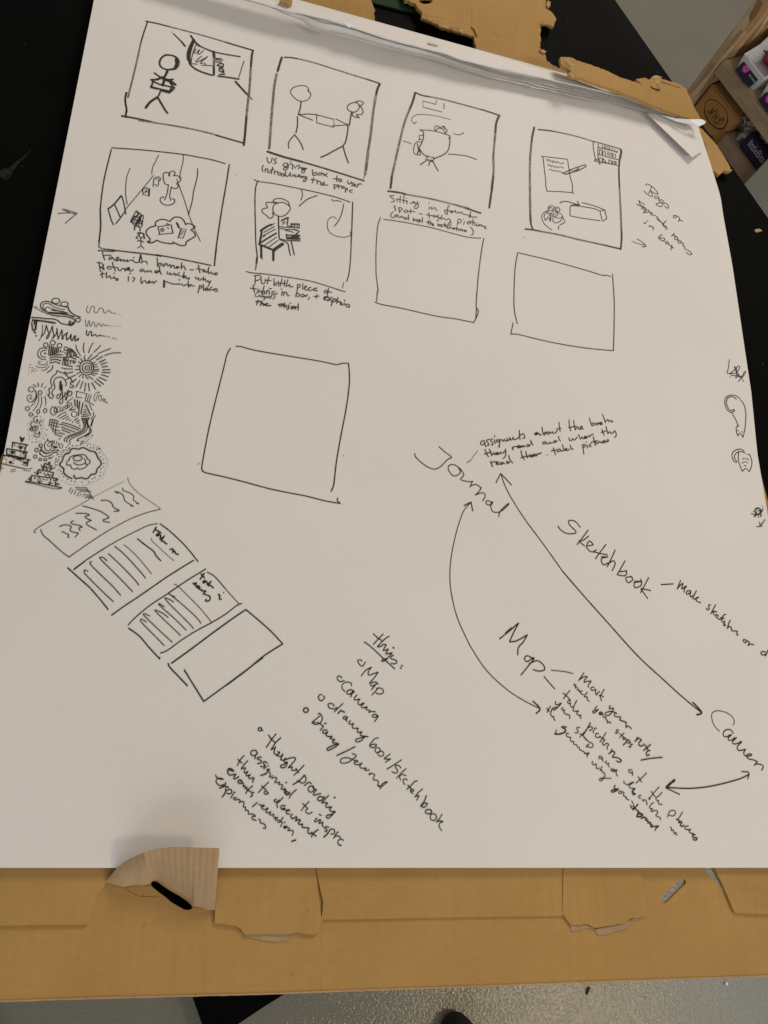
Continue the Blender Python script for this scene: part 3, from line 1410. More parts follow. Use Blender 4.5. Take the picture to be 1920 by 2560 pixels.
-462,335 450,395
455,390 490,395 520,350 515,390 540,395 555,375
585,380 565,385 570,402 595,400
605,395 615,385 618,405 635,395 645,400 650,415 690,400
-618,375 640,385
655,400 700,400 715,425 700,460 675,460 690,430 720,405
-800,415 785,480
-768,435 840,445
-850,450 840,490
845,475 865,455 890,470 880,498
900,490 920,470 935,475 915,500 890,505 950,502 975,505
-1050,500 1055,555
1045,500 1085,500 1090,520 1055,530
1105,500 1108,545
1108,520 1135,510 1140,530
1145,525 1150,545 1175,535 1170,520 1150,525
-1190,540 1188,592
1190,542 1215,545 1210,562 1190,565
1275,565 1245,565 1240,585 1270,592
@caption
R 966 480 6.8
w 15
130,68 95,60 55,70 80,92 120,120 138,150 110,170 82,172
-185,130 182,172
-240,70 232,130 232,186
-300,48 296,120 294,195
-165,118 230,130 365,160
-348,150 348,205
-340,108 346,112
408,200 440,180 470,158 462,200 490,175 498,210 520,190 530,165
525,165 545,215 540,260 505,282 468,270 480,245 515,215
-735,250 728,298
-718,185 732,190
768,255 772,298 800,275 825,268 840,290 860,320
w 16
160,240 130,245 140,270 160,300 145,325
w 18
212,268 218,310 225,355
w 15
205,275 240,265 268,290 250,320 225,325
335,308 305,315 305,345 335,352 362,335 350,312 330,308
-410,295 415,366
-365,335 430,328 488,342
-555,372 612,376
-718,350 725,400 728,445
-670,390 730,395 800,405
825,398 795,405 798,430 825,425 845,405 850,430 870,410
880,388 880,440 900,455 925,435 945,420
w 15
112,340 80,375 75,410 90,432 125,438
185,390 150,395 135,415 150,430 180,415 200,398 205,435 235,435 262,405 265,440 290,430 305,455
345,435 318,440 315,465 345,465 375,445
-375,385 378,480
w 20
-458,450 462,500
475,480 490,470 505,490 530,470 545,490 570,472
w 16
540,480 530,510 560,515 575,490 560,480 590,500
-612,440 610,520
-712,485 712,550
-680,515 740,518
-745,490 742,560
742,555 760,530 775,540 775,565 800,550 785,540 782,570 808,575
-865,480 882,495
880,550 880,580 900,560 915,560 915,582
R 1090 500 6.8
w 15
232,110 210,100 200,140 195,200 190,245 165,235 148,195 150,170 200,180 250,190
w 20
245,195 270,188 290,205 260,212 245,200
w 15
290,205 320,185 335,180 335,215 355,222 385,200 395,230 425,210 445,205 455,240 490,245 550,255 590,262
592,200 580,260 560,285 575,302 595,270 570,265
590,270 630,290 660,285 660,298 700,285
35,250 38,300 60,310 75,295 85,325 110,320 130,305 150,325 180,338 215,320 230,330
230,325 250,370 248,420 225,435 205,425 210,400 240,370
-95,268 108,264
-18,345 42,356
-378,330 362,430
375,335 400,322 430,345 425,375 390,390 368,392
-485,370 468,420
-468,325 472,330
575,375 535,372 530,395 555,410 590,395 595,375
-630,318 625,430
-560,360 660,380
665,385 655,420 685,435 700,400 690,440 720,440 735,410 740,445 760,415 775,430 775,455 800,440
810,445 835,452 860,460 825,455 830,485 858,488
w 16
35,405 32,435 50,440 62,420 75,445
-150,390 140,450
105,420 85,430 110,450 90,462
-120,420 190,430
160,440 170,465 195,440 190,480 215,485 235,455 245,490 268,465
w 20
310,478 285,485 290,500 320,490
w 15
-355,455 345,520
-325,480 380,492
385,490 375,515 395,520
430,495 408,505 420,522 440,505 450,500 455,530 475,515
480,520 515,515 512,540 485,538 500,520
585,462 620,500 638,540 628,580 600,602
@caption
R 236 624 5.95
w 17
124,48 130,90 140,125 155,162
-140,100 200,92 248,92
268,125 240,118 218,140 225,158 250,150 272,128 285,145 300,172 320,175 325,158
325,158 330,130 365,125 350,150 335,172 352,175 380,155 395,150 392,185 420,165 440,158 440,190 465,175 490,160 488,190 515,178 540,162 555,170 575,162 585,185 620,205 650,200
-580,130 592,124
w 26
690,88 680,130 668,180 
w 15
650,200 672,190 700,210 712,185 700,130 692,90
712,185 740,188 770,182 780,205 790,228
w 16
70,205 75,250 85,300 92,335
40,208 75,200 120,222 138,240 115,265 80,270
95,270 120,290 150,315 140,280 130,255
-132,240 138,246
230,262 200,262 195,285 215,302 255,295
270,200 285,260 315,330
232,265 290,272 350,278
350,278 358,310 385,325 410,300 435,290 452,295 458,335 470,300 500,280 520,275 490,300 490,320 515,300 530,285 520,318 545,332 580,305
720,300 685,310 682,330 705,338 735,312 745,342 770,340 790,320 800,345 825,325 845,330 855,350
935,325 905,330 900,350 925,360 952,345
w 16
118,340 115,390 122,430
88,385 130,368 155,372
185,345 178,400 185,430 210,410 235,400 238,430 262,440 285,425 295,410 300,440 330,440 355,445 350,465 320,470 335,445
-288,368 302,360
-506,410 506,482
-525,368 545,366
570,425 598,435 595,460 565,485
700,420 690,470 705,520 725,485 760,475 775,500 795,512 830,485 810,475 805,505 850,500 870,485 885,518 900,490 925,478
R 386 634 5.6
w 15
38,70 45,130 45,190 70,185 95,165 100,145 75,145 55,165
150,155 125,160 115,180 130,190 150,170 160,150 175,150 190,185 215,165 225,170 232,212 250,180 275,175 280,210 300,215 325,195
335,195 310,190 305,210 325,215 350,200
382,138 378,185 375,225 395,190 415,185 425,215 442,238
-498,236 548,238
615,170 625,220 638,280
-588,222 640,230 700,238
700,238 680,255 690,270 715,248 722,275 745,262 758,215
762,200 755,250 762,292 785,275 805,270 812,300 840,290 878,278 875,305 848,308 855,285
70,260 40,255 10,262 20,280 55,270 70,240 
72,205 80,260 100,302
180,265 178,290 200,300 222,275 225,305 255,300 275,285 290,290 285,315 310,305 325,295 335,318 352,315
-340,285 352,278
418,268 405,320 400,355
370,328 440,318 420,325 405,350 440,340 452,330 440,358 470,360 490,345 485,370 465,362
572,335 585,365 600,365 618,345 625,385 650,375 665,355
690,335 680,385 700,370 715,365 715,395 740,395 752,385 750,410 775,405 790,390
790,390 770,430 755,460 748,470
140,385 150,405 170,400 195,420 215,415 235,435 255,425 268,445 300,430 315,445 340,425 350,445 385,435 400,460 430,455
130,385 128,430 125,470 135,485 145,465 145,430 140,410
-342,380 358,376
475,392 472,440 478,478 500,460 520,450 535,465 562,462
-425,448 520,446
632,455 625,500 608,562
630,460 655,462 665,480 645,495 625,495
-682,440 688,528
w 20
735,490 710,500 712,522 735,520 750,498 752,525 775,518
w 15
805,480 780,492 785,520 815,518
815,515 850,505 885,515 860,500 835,515 850,540 888,535
@caption
R 600 550 4.1475
w 11
-158,590 155,665
145,585 200,580 220,605 190,630 155,635
220,625 225,665 255,660 262,620
-300,595 280,670
-262,630 320,635
-350,615 352,690
352,690 375,650 375,690
-395,640 400,690
-435,615 415,695
-385,660 470,665
-465,630 455,695
-495,625 475,700
490,690 520,675 510,690 520,700 550,698
-595,675 590,755
595,675 625,680 615,705 592,708
-650,685 650,725
-645,668 652,670
665,715 690,695 675,690 670,725 700,735
735,705 705,715 715,735 745,735
750,730 780,715 800,710 765,725 770,738 802,740
895,735 872,745 880,765 905,755 895,735
-918,715 905,785
-905,750 948,755
155,680 135,690 150,760
-105,715 170,722
195,725 180,745 190,760 210,740 225,765
-250,690 228,765
228,755 255,740 255,770 240,775
-280,735 270,775
278,745 300,740
-305,750 300,780
-300,715 325,720
365,755 335,750 330,770 355,778 385,770
-440,745 430,790
-425,720 432,725
455,755 450,790
455,765 480,755 490,790 510,790
-590,745 575,800
575,795 610,800 615,775 590,770
650,775 630,790 640,805 665,795 650,775
665,785 690,800
-700,780 665,800
720,810 705,832
-765,800 820,795
-795,780 790,820
w 13
865,825 905,805 880,800 865,820 880,835 910,835
-905,795 945,850
-950,805 910,845
-965,820 945,895
965,825 1000,830 985,850 955,855
-1015,810 1000,870
1005,860 1035,850 1040,885
-1050,860 1050,885
-1080,835 1085,845
1060,890 1085,865 1085,895 1105,880 1130,885 1130,910 1100,905
w 9
175,765 158,780 162,800 180,802
200,785 190,800 210,800 205,785
-235,765 220,810
225,800 245,795 240,812
250,795 255,830 240,835
270,800 260,815 290,800 275,815
300,795 290,815 310,815
-330,780 315,825
-310,800 335,795
355,790 362,805 340,830
w 14
-190,840 170,885
-165,850 225,855
-225,850 210,895
215,880 240,865 240,895 255,880
255,890 290,870 265,880 270,895 318,895
-395,885 450,880
430,875 405,890 420,905 450,885
-460,870 455,915
460,905 485,890 480,915
-505,890 500,930 485,935
-518,870 522,872
w 16
550,905 525,915 540,930 570,910 575,930
w 13
-605,875 600,940
-560,905 605,910
@note
R 1580 450 5.95
w 13
218,72 218,55 245,55 300,90 350,135 385,180 395,200 365,200 320,180 280,155
-298,95 275,150 252,198
280,155 300,190 312,225 300,242 260,225 215,190 182,158
380,235 350,235 340,255 360,270 395,260 405,240 402,275 405,308
482,318 450,290 420,290 418,312 440,330 465,340 455,380 420,390 375,370 362,350 400,340 450,335 490,340 530,355 548,390 540,415 510,405 490,380
655,525 620,525 618,550 645,562 665,545 655,525 690,545 715,575 692,618
-700,590 725,595 760,612
105,300 135,325 190,360
105,302 120,345 132,375 150,390
70,350 100,372 135,382
145,375 180,400 218,420 190,410 155,405 150,425 185,430 205,435 200,460 180,490
w 18
-195,460 176,488
w 13
200,460 230,440 265,450 250,472 215,478 200,460
255,475 280,480 315,490 285,495 285,515 330,520 365,535 385,550 398,580
w 17
-370,575 425,602
w 14
395,580 410,605 440,630 455,640
515,605 475,640 462,670 480,685 460,640 445,632 500,690
480,685 500,690 525,695 500,705 510,728 528,722
w 16
-215,628 178,645
-230,603 240,605
258,690 270,672 290,690 320,700 318,738
w 14
450,810 420,830 395,855 430,890 470,905 490,880 470,858 430,862 400,858
510,915 495,930 520,950 545,938 530,915 505,918
540,940 570,975 625,1015
-598,965 590,1000 578,1040
w 16
-635,795 592,830
w 13
610,810 640,830 650,840
660,835 635,855 640,880 670,885 685,865 665,840 650,838
690,885 685,920 705,942 730,930 725,905 700,900 685,915
735,920 750,940 770,945 755,980 790,985 780,1015 810,1035
810,1035 850,1055 885,1085 890,1105 860,1110 830,1095 805,1075
w 10
0,908 60,935 130,955 190,962
w 13
75,875 130,905 180,945 212,985 180,990 150,988
@doodle
R 60 700 5.1844
w 11
o 415,280 52,35
o 527,322 48,30
o 702,528 30,26
w 12
315,430 240,390 215,345 235,300 300,285 350,300 420,330 520,355 575,365
w 16
575,360 580,390 610,430 660,465 730,492
w 9
300,420 250,370 255,325 300,310 340,325 400,360 470,385 530,390
280,390 285,370 310,362 350,375 420,400 520,425 575,438
w 13
320,435 420,435 520,440
-360,400 520,420
-320,430 570,440
w 18
330,440 450,445 560,460 650,490
w 8
125,355 180,385 230,415 300,445 365,465
w 13
365,465 440,475 540,485 620,505 660,530 655,570 620,600
620,600 560,590 480,570 440,535 380,515 280,510 200,500 100,498
w 10
605,600 635,575 640,555
615,545 590,545 580,570 600,585 630,560
-600,540 600,590
. 160,360 240,420 300,445 370,468 440,480 120,492 170,495 225,505 275,512 330,515 385,518 440,540 490,575 580,585
w 22
-150,530 405,568
-165,540 150,655
w 13
-120,530 180,540
-140,540 135,590
120,520 105,570 115,640 150,700
. 105,605 112,655 145,690 155,733
w 9
245,590 240,680 225,750 195,795
w 12
225,750 270,690 290,600
290,595 310,660 330,715 320,750 295,775 300,740 340,690 370,605
370,605 380,680 390,730 365,775
365,775 420,710 430,635
430,635 440,740 450,760 435,780 460,740 495,655
495,655 500,740 515,770 490,775 510,740 565,690
w 14
565,690 550,740 560,790 590,760 615,710 610,770 625,800 650,750 670,730 660,790 670,800 710,760 700,795
w 7
830,342 812,395 830,435 855,420 870,360 895,350 915,370 910,420 935,438 955,425 975,385 1005,372 1030,395 1035,430 1060,435 1085,410 1110,408 1125,430 1150,440 1195,442
. 1228,457 1255,467
798,530 805,600 825,610 835,550 850,540 855,600 870,612 885,570 905,550 920,600 940,620 955,580 980,572 990,605 1010,612 1025,580 1045,595 1060,605 1085,600 1110,605
. 1132,608 1160,611 1187,609 1215,612 1248,617
w 12
815,662 812,710 835,735 850,690 870,675 880,710 875,735 900,730 925,715 940,735 960,738 985,725 1010,738 
w 9
-985,730 1068,740
-1090,747 1110,750
. 1146,762 1168,765 1198,778
@doodle
R 60 840 5.925
w 12
o 325,145 34,32
o 428,112 38,32
o 530,155 34,33
o 622,200 27,27
345,205 300,190 250,195 215,235 207,290 235,335 290,360 328,360
325,225 275,230 250,270 265,310 300,325 325,322
w 18
. 310,268
w 17
-380,155 370,290
-410,165 398,285
-435,170 425,285
-462,182 450,280
-488,190 478,270
-515,200 505,262
-545,225 540,250
w 12
. 575,245 605,260
w 15
385,305 440,290 575,292
385,340 450,320 565,330
385,372 470,355 550,380
385,412 470,395 535,422
w 9
260,395 225,390 220,415 250,435 310,435 340,415 350,385
180,455 230,478 300,475 340,455 355,435
260,520 310,520 350,490 380,460
w 13
345,555 400,520 425,490 428,448
w 10
. 95,440 80,483 122,480 155,500 77,524 118,518 145,535 187,520 110,555 70,573
w 16
-670,200 630,290
680,200 720,220 780,290
w 11
690,210 660,270 640,300
700,220 680,270 690,320
710,230 700,280 715,320
720,240 745,290 730,320
-780,280 770,330
w 15
-640,310 770,355
-730,290 820,335
w 12
-590,320 575,445
-610,320 600,440
-635,325 620,440
-660,340 650,440
-590,360 660,380
-590,335 640,330
-680,375 770,385
-690,380 690,430
-720,400 770,405
-740,390 740,425
w 14
-600,440 720,465
w 13
560,483 620,498 722,502
-600,575 728,545
-635,655 765,590
-770,770 830,675
w 13
o 930,482 102,108
o 935,482 70,72
o 940,485 35,32
w 10
. 935,484
w 11
770,145 790,220 840,305
w 12
892,115 880,190 895,260
1028,115 990,170 960,262
-1138,155 1035,255
1285,200 1200,230 1105,272
1435,262 1320,265 1195,300
908,300 895,340 910,370
850,345 845,360 870,380
810,390 825,410 840,405
w 14
-1010,285 950,355
-1098,295 980,375
-1165,318 1075,368
-1205,362 1115,402
-1230,405 1140,435
-1240,460 1155,472
-1278,512 1165,515
-1278,558 1160,550
-1250,618 1150,585
-1222,675 1112,622
-1180,728 1080,650
-1138,758 1045,680
-1062,800 1005,705
-970,825 955,715
-900,830 915,710
-835,790 875,685
w 12
-1000,415 1055,400
-1020,445 1085,430
-1030,475 1095,465
-1030,510 1112,505
-1030,535 1110,530
-1010,560 1090,570
-1000,580 1055,600
-960,610 1025,655
-915,610 955,650
-875,595 875,640
-850,585 820,615
-830,550 785,575
-820,510 765,512
-825,460 775,455
w 13
420,740 400,700 405,650 440,600 480,570 492,525 540,550 590,560 615,540 620,575 660,620 700,650 715,690
725,690 690,705 700,740 735,745 730,775 690,775 680,765
620,755 630,710 600,650 540,620 480,635 445,680 455,740 460,780 430,820 415,860 440,900 410,940 370,905 355,880
420,740 400,790 375,790 380,880 360,880
-710,700 780,650
-780,650 720,700
w 28
-545,690 540,800
-562,740 558,820
w 12
530,890 500,880 490,920 510,940 540,910 545,860 560,870 570,830
570,830 575,920 580,980 555,1020 530,1000 545,950 600,900 610,850 630,870
600,900 625,920 615,960 635,950 640,890 650,820 670,830 650,890 680,900 715,870 700,830 665,850
w 11
o 112,805 42,38
o 242,852 28,30
o 55,1087 30,30
o 215,1132 22,28
o 318,1118 25,32
o 105,1175 26,26
w 12
-142,732 188,765
-212,708 218,760
-280,715 260,768
w 8
-340,755 295,792
. 330,825 335,860
w 15
175,825 185,880 175,930 150,965 120,990
w 9
120,990 75,985 50,940 60,895 100,885 125,895
115,915 90,925 100,950 125,935
w 10
200,885 185,950 150,1010 105,1055
220,900 220,980 190,1050 140,1120
262,910 265,1000 235,1090
310,905 325,960 328,1010
w 6
-325,1010 322,1050
w 10
-775,830 935,870
-785,840 775,920
-775,915 860,928
-935,870 905,970
-905,970 1035,1035
-970,875 935,980
-1000,890 965,990
w 7
1070,850 1040,930 1045,970 1065,980 1085,900 1110,850 1130,845 1070,850
o 1130,930 22,38
-1120,900 1150,895
w 10
o 1185,962 20,18
w 13
-1210,995 1235,997
w 7
. 1250,1033
R 60 960 6.9125
w 12
o 515,480 52,72
555,410 525,450 535,500 575,515
600,405 575,440 590,500 625,490
640,405 625,440 650,485 680,465
690,410 665,440 700,465
o 735,415 24,28
o 770,395 22,26
w 10
-850,250 740,335
-740,340 825,345
-825,345 830,395
w 14
-845,415 785,470
-785,470 890,450
w 18
-880,285 888,400
-925,290 928,430
-965,315 945,560
-1025,335 985,525
-1070,365 1150,550
w 11
-1135,370 1180,470
o 870,535 48,50
w 12
. 1047,408
w 16
-1040,458 1070,455
-1025,500 1085,490
-1010,540 1100,530
-1000,575 1120,565
w 12
-575,590 650,530
-650,530 730,500
-620,610 740,540
-670,625 770,568
-730,640 785,605
-780,650 815,632
w 14
-870,640 935,605
-895,670 965,640
-925,700 955,680
. 840,668 965,730
w 12
-455,625 435,745
-500,630 470,770
-540,640 500,820
-580,650 540,880
450,625 540,635 605,660
450,660 540,690 640,715
445,710 530,740 620,760
480,775 540,810 620,820
500,830 560,860 620,870
540,885 600,905 655,915
w 15
660,680 800,715 980,790
650,710 800,760 945,812
650,755 780,810 880,840
655,805 730,835 800,862
-625,855 705,885
-620,910 660,920
. 615,960
w 14
1000,610 1030,680 1040,760 1000,820 880,870 760,920 700,965 710,1005
1030,610 1060,680 1065,760 1030,830 900,890 790,935 740,980 750,1020
1060,610 1085,690 1100,770 1050,850 950,900 840,950 790,990 800,1020
1085,610 1105,700 1140,790 1120,860 1030,920 940,960 915,1000 960,990
w 17
1125,610 1100,660 1110,740 1165,820 1130,880 1050,920
w 12
-1000,610 1140,600
1205,500 1200,560 1160,615
1245,560 1210,600 1195,640
w 26
-1195,625 1160,740
w 10
. 1185,775 1170,830 1130,880 1110,915 1090,940 1060,965 1190,890 1180,905 1150,950 1100,990 1020,985 995,1005 1060,1020 1080,1025 1110,1045 1150,1055 1200,1070 1240,1080 1270,1105 1330,1140 1345,1185 1365,1230
w 16
. 990,1040 1010,1010 1300,1130
w 12
245,575 195,580 170,620 190,670 230,690 245,640 215,625 235,660
165,670 125,690 130,740 170,780 205,750 180,735 150,760
150,765 105,790 120,820 180,820 210,780 215,735
240,735 250,780 215,820 190,850 215,880 260,870 270,840
175,890 195,925 245,930 280,890 275,845 250,840
o 135,800 22,22
320,640 280,660 275,700 305,745
w 11
. 235,548 290,575 298,605 350,620 340,655 318,680 330,720 335,765 300,790 310,795 370,805 412,805 140,610 120,655 82,700 97,750 70,797 88,845 150,860 62,878 97,897 135,905 95,930 150,950 97,970 155,1018 135,1020 200,1020 225,1015 250,1020 215,972 280,940 320,895 390,885 345,925 385,918 360,968 330,955 275,1000 305,1000 318,840 355,865 170,555
w 14
410,965 430,1000 480,1005 510,995
410,985 370,1030 355,1090 380,1150 430,1165 480,1120 505,1000
w 10
505,1000 440,1030 410,1060 425,1095 470,1075 475,1040
-530,995 525,1050
-570,1005 562,1060
-605,1025 595,1065
w 22
-515,1090 580,1105
-520,1120 560,1110
w 10
o 645,1085 30,38
o 295,1075 26,28
o 220,1155 30,32
w 11
300,1125 270,1210 300,1240
310,1150 360,1195 430,1205 480,1180 515,1155 600,1155 580,1190
570,1190 520,1195 470,1240
@doodle
R 0 1070 5.1844
w 11
-515,335 565,380
565,380 640,370 700,330 750,325
540,290 570,330 620,340 680,310 715,295 765,298
-545,265 525,320
w 10
o 478,295 22,25
o 530,238 22,22
o 460,382 22,22
o 525,418 20,17
o 590,422 22,15
w 18
-635,402 670,398
w 20
-270,130 282,180
-315,140 290,185
-280,150 300,150
w 15
-165,195 365,232
-170,200 160,265
-345,230 325,305
-90,278 360,325
-92,280 92,355
-345,320 335,395
-40,360 395,425
-375,420 355,500
-95,355 320,400
w 9
-15,440 40,370
w 12
0,465 150,500 330,540
w 28
. 265,258 160,322 135,452 320,458
-230,410 270,418
w 20
. 305,335
w 10
. 195,220 230,248 190,240 260,225 270,288 305,245 320,270 125,310 120,345 150,355 200,318 198,350 265,322 270,358 315,370 300,400 60,400 85,420 115,380 80,462 170,395 175,468 200,408 180,425 290,440 300,485 350,440 345,470 330,495 300,420 270,440
-40,365 70,375
w 7
0,512 30,515
0,545 50,530
-140,550 205,548
-140,578 200,570
330,540 380,540 425,530
310,562 400,568
w 14
-585,470 670,500
-580,470 570,545
-665,500 650,560
-500,550 700,590
-505,555 495,615
-695,590 685,650
-410,625 740,665
-415,630 405,695
-735,665 720,750
-335,700 800,785
w 9
340,715 480,740 560,765 650,785 730,800 805,790
w 9
-590,505 605,555
-640,510 610,560
-600,505 620,530
-570,590 590,620
-620,600 595,640
-650,650 630,610
-490,675 510,720
-535,670 505,720
-550,700 510,720
-620,740 660,700
-615,745 690,720
-640,745 660,720
-720,750 775,740
-725,745 760,720
-400,690 365,665
-395,695 390,645
-490,610 445,585
-485,600 480,565
-560,545 535,485
-550,540 575,480
-650,555 720,525
-655,550 690,510
w 13
-650,450 630,480
-625,460 655,470
. 450,660 510,660 565,675 605,682 655,680 700,688 750,680 525,585 625,610 660,620 
w 16
905,330 850,350 820,400 810,440 780,470 785,500 830,540 830,590 880,640 935,665
960,625 985,665 1055,655 1120,670 1165,640 1180,615 1245,600 1260,545 1310,490 1310,450 1275,400 1235,325 1165,305 1080,265 1020,285 960,275 920,290 905,330 870,345
w 11
870,495 870,450 905,420 900,400 950,370 995,365
880,490 920,490
1000,360 1080,355 1120,375 1135,410 1165,430 1165,465 1130,485 1110,470
o 1010,403 58,33
1095,405 1110,440 1095,470 1040,490 985,480 955,455
915,490 930,530 975,545 1010,525 1020,545 1080,535 1130,500 1130,480
w 10
. 905,215 885,235 860,260 940,240 995,240 1040,230 1085,215 1130,237 1170,265 1210,268 1255,287 905,265 890,280 870,300 845,295 815,300 825,320 790,320 800,350 760,350 740,355 795,380 765,385 730,410 765,420 725,430 745,445 715,460 770,480 715,490 740,490 690,375 
. 765,545 788,570 800,605 825,640 875,672 925,697 970,705 1060,710 1145,705 1195,670 1230,655 1293,628 1305,582 1310,540 1345,512 1345,468 1340,415 1305,385 1290,330
w 8
. 740,565 755,605 775,645 805,690 850,715 880,735 910,745 965,742 1005,748 1080,750 1110,748 1140,742 1165,730 1190,718 1215,705 1250,690 1285,675 1320,660 1335,630 1345,605 1355,580 1370,550 1385,530 1395,495 1390,470 1388,440 1385,415 1375,390 1355,365 1340,345 1325,310 1305,290 1285,265 1265,250 1240,240 1210,232 1175,222 1145,210 1120,195 1095,185 1070,180 1130,175 1150,160 1175,145 1195,125 1205,100 1180,110 1155,125 1130,130 1105,150
w 9
-980,782 1125,785
-995,805 1150,815
-1035,832 1180,832
-1080,868 1170,885
-1110,905 1190,900
-1120,785 1215,935
-1140,915 1180,915
-925,785 900,835
-950,810 925,862
-985,825 965,870
-1025,845 1000,888
-1050,870 1035,890
. 1075,893 1110,910

@storyboard_frame
R 60 1190 4.608
w 4 g
-1155,70 800,250
w 6
-800,250 600,365 400,465 
w 9
400,465 250,550 160,605 120,640 125,658 140,655
w 6
1195,25 1210,80 1260,150 1350,230 1480,320 1545,365 1570,390
w 9
1570,392 1450,420 1330,460 1200,515 1000,620
w 11
1000,620 850,715 700,815 520,942
w 11
195,625 225,690 300,755 420,865 520,942
>scribble_lines
w 11
412,590 470,570 530,580 550,605 530,620 555,650 632,665 590,712
440,648 500,675 520,685 505,705 525,716
575,525 540,540 560,560 650,580 675,598 635,605 650,638
598,438 680,437 735,445 755,460 705,475 720,495 780,520 720,545 730,570 780,600 838,630
675,352 760,375 880,415 960,465 978,490 910,515 930,533 988,543
890,290 960,290 1010,320 1035,370 1090,400 1095,410 1040,415
w 10
1085,208 1065,198 1045,188 1100,200 1145,235 1160,290 1200,320 1260,358
-1230,352 1262,358
w 9
1140,148 1133,160 1155,180 1220,205 1265,240 1262,285 1300,315 1330,332 1298,325
@storyboard_frame
R 160 1280 4.1475
w 10
970,128 880,145 780,190 600,280 450,365
w 12
450,365 300,460 210,520
w 16
-215,520 105,602
w 15
-40,585 140,675 270,790
w 14
270,790 370,905 458,1015
w 13
995,130 1090,200 1220,320 1310,420 1388,520
w 15
-495,1075 620,985 800,865 1050,690
w 15
-1050,690 1200,595 1342,508
>writing_lines
w 10
250,620 210,605 215,640 270,700 380,810 512,935
290,525 270,525 285,560 380,655 500,770 588,870
445,512 410,480 370,475 390,505 500,615 620,735 712,832
462,440 560,530 660,630 740,715 775,762
527,362 620,440 720,545 800,635 845,692
w 7
620,345 700,410 800,515 908,648
w 13
762,285 850,355 930,415 955,460 1003,512
w 6
905,278 915,310 960,350 1060,445 1140,512
w 16
-955,165 925,220
-950,190 1005,225
960,240 985,225 975,255 955,250 1000,245 995,285
1000,290 1045,250 1005,310 1030,310 1050,330 1065,338
1100,395 1130,390 1125,430 1145,410 1160,440 1185,445
@storyboard_frame
R 300 1400 3.95
w 13
-845,95 650,215 450,352
w 12
450,352 300,450 160,565 82,645
w 14
-85,678 190,755 290,870 392,980
w 11
860,125 940,175 1040,290
w 8
1040,290 1120,380 1172,435
w 12
1200,435 1150,455 1040,540 900,625
900,625 750,705 600,800 470,895 400,922
w 12
-388,965 395,980
>writing_lines
w 9
262,618 215,590 200,600 250,660 350,760 437,850
295,558 240,535 232,545 280,595 400,710 515,815
475,572 420,530 350,498 350,510 420,580 520,675 598,750
440,468 395,440 378,438 420,480 540,585 652,697
530,420 480,390 440,378 480,430 600,550 690,640 724,682
545,372 490,345 485,340 580,415 700,520 770,590 798,630
w 7
535,245 570,262 650,340 780,470 908,625
w 15
-800,145 832,180
-830,140 790,195
w 14
820,215 845,205 835,232 815,225 855,220 860,250
865,245 900,215 870,260 890,255 920,280
w 14
-720,235 735,250
725,240 755,230 750,260 780,262 765,280 745,262 790,275
790,275 770,290 810,300 800,310 850,310 820,340
835,345 880,360 890,390 870,410 840,408 850,395
-968,345 988,355
985,355 980,390 1000,392
w 9
. 1020,328
@storyboard_frame
R 300 1400 3.95
w 16
-1240,495 1100,590 900,735
-900,735 700,885 510,1022
w 14
1245,498 1350,585 1480,700 1605,832
w 15
-1605,832 1420,950 1250,1090 1050,1240
w 15
475,1025 490,1060 560,1135 665,1244
R 0 0 0.8641
w 3.2
-398,1448 440,1516
-440,1516 500,1472 567,1422
@storyboard_frame
R 480 840 3.7705
w 12
360,125 330,180 305,280 255,480 200,700 150,920 110,1130 93,1230 95,1270 125,1295 300,1335 500,1385 700,1440 860,1475 1070,1515 1250,1560 1395,1585
1395,1585 1365,1555 1370,1535
415,105 460,107 540,130 660,155 900,195 1150,235 1290,262 1360,277 1410,265 1472,263
w 13
1472,265 1480,350 1478,480 1450,690 1400,950 1360,1180 1340,1350 1330,1420 1308,1470
w 6 g
-65,1205 55,1220
-1420,1130 1432,1140
@storyboard_frame
R 920 460 4.1475
w 10
130,350 105,420 92,520 82,700 82,920 90,1010 102,1100
w 14
-102,1100 92,1150
w 10
-92,1150 88,1222
-162,370 260,380 380,400 550,432 700,465 900,520 1050,555 1170,562
R 900 580 2.4397
w 6.5
755,40 740,120 722,260 710,400 708,460 720,480 715,510 692,555
-710,462 705,530
90,430 130,445 250,468 460,515 580,532 692,555
@storyboard_frame
R 900 580 2.4397
w 6.5
962,125 945,230 938,400 942,490 958,560
-932,557 918,625
918,625 970,628 1100,660 1250,690 1400,712 1545,725
-970,128 1180,178 1400,240
1400,240 1480,265 1500,263 1528,272
1540,258 1550,420 1549,580 1545,725
@word
R 1000 1020 2.9625
w 8
285,290 330,330 378,368 350,385 300,435 255,457 200,440 140,395 108,360 108,342
445,455 400,425 360,430 357,465 390,505 425,500 445,475 430,448
445,455 470,500 445,530 480,545 530,550 535,545
535,545 515,590
520,580 560,570 590,590 595,600
600,592 580,625 552,648 600,632 625,640 625,665 610,690
680,705 650,690 632,700 645,720 675,718 685,695 668,720 685,770 740,770 800,720 800,710 760,745 735,775 728,808
@note
R 1000 1020 2.9625
w 6
-492,410 520,392
w 4
-520,392 550,350 575,318
R 1190 1050 5.95
w 17
118,315 80,322 60,350 75,380 105,370 125,330 128,370 145,405
190,295 150,310 160,335 185,360 180,385 158,382
240,285 210,300 220,325 245,345 245,375 222,378
-268,300 278,358
-268,238 274,255
325,295 300,310 300,335 325,330 345,300 348,350 340,400 345,418 330,395
335,320 355,305 375,295 390,330 420,290 430,325 455,310
455,275 465,318 490,295 500,265 510,305 540,290 545,255 560,300 600,285 625,270
-640,160 640,220 650,298
630,265 665,225 695,210 715,235 720,275 685,275
905,190 870,205 870,220 905,215 925,200 935,220 950,230
-125,445 150,500 178,555
-118,515 170,500 220,480
190,440 215,490 228,540 245,510 265,495 270,520 
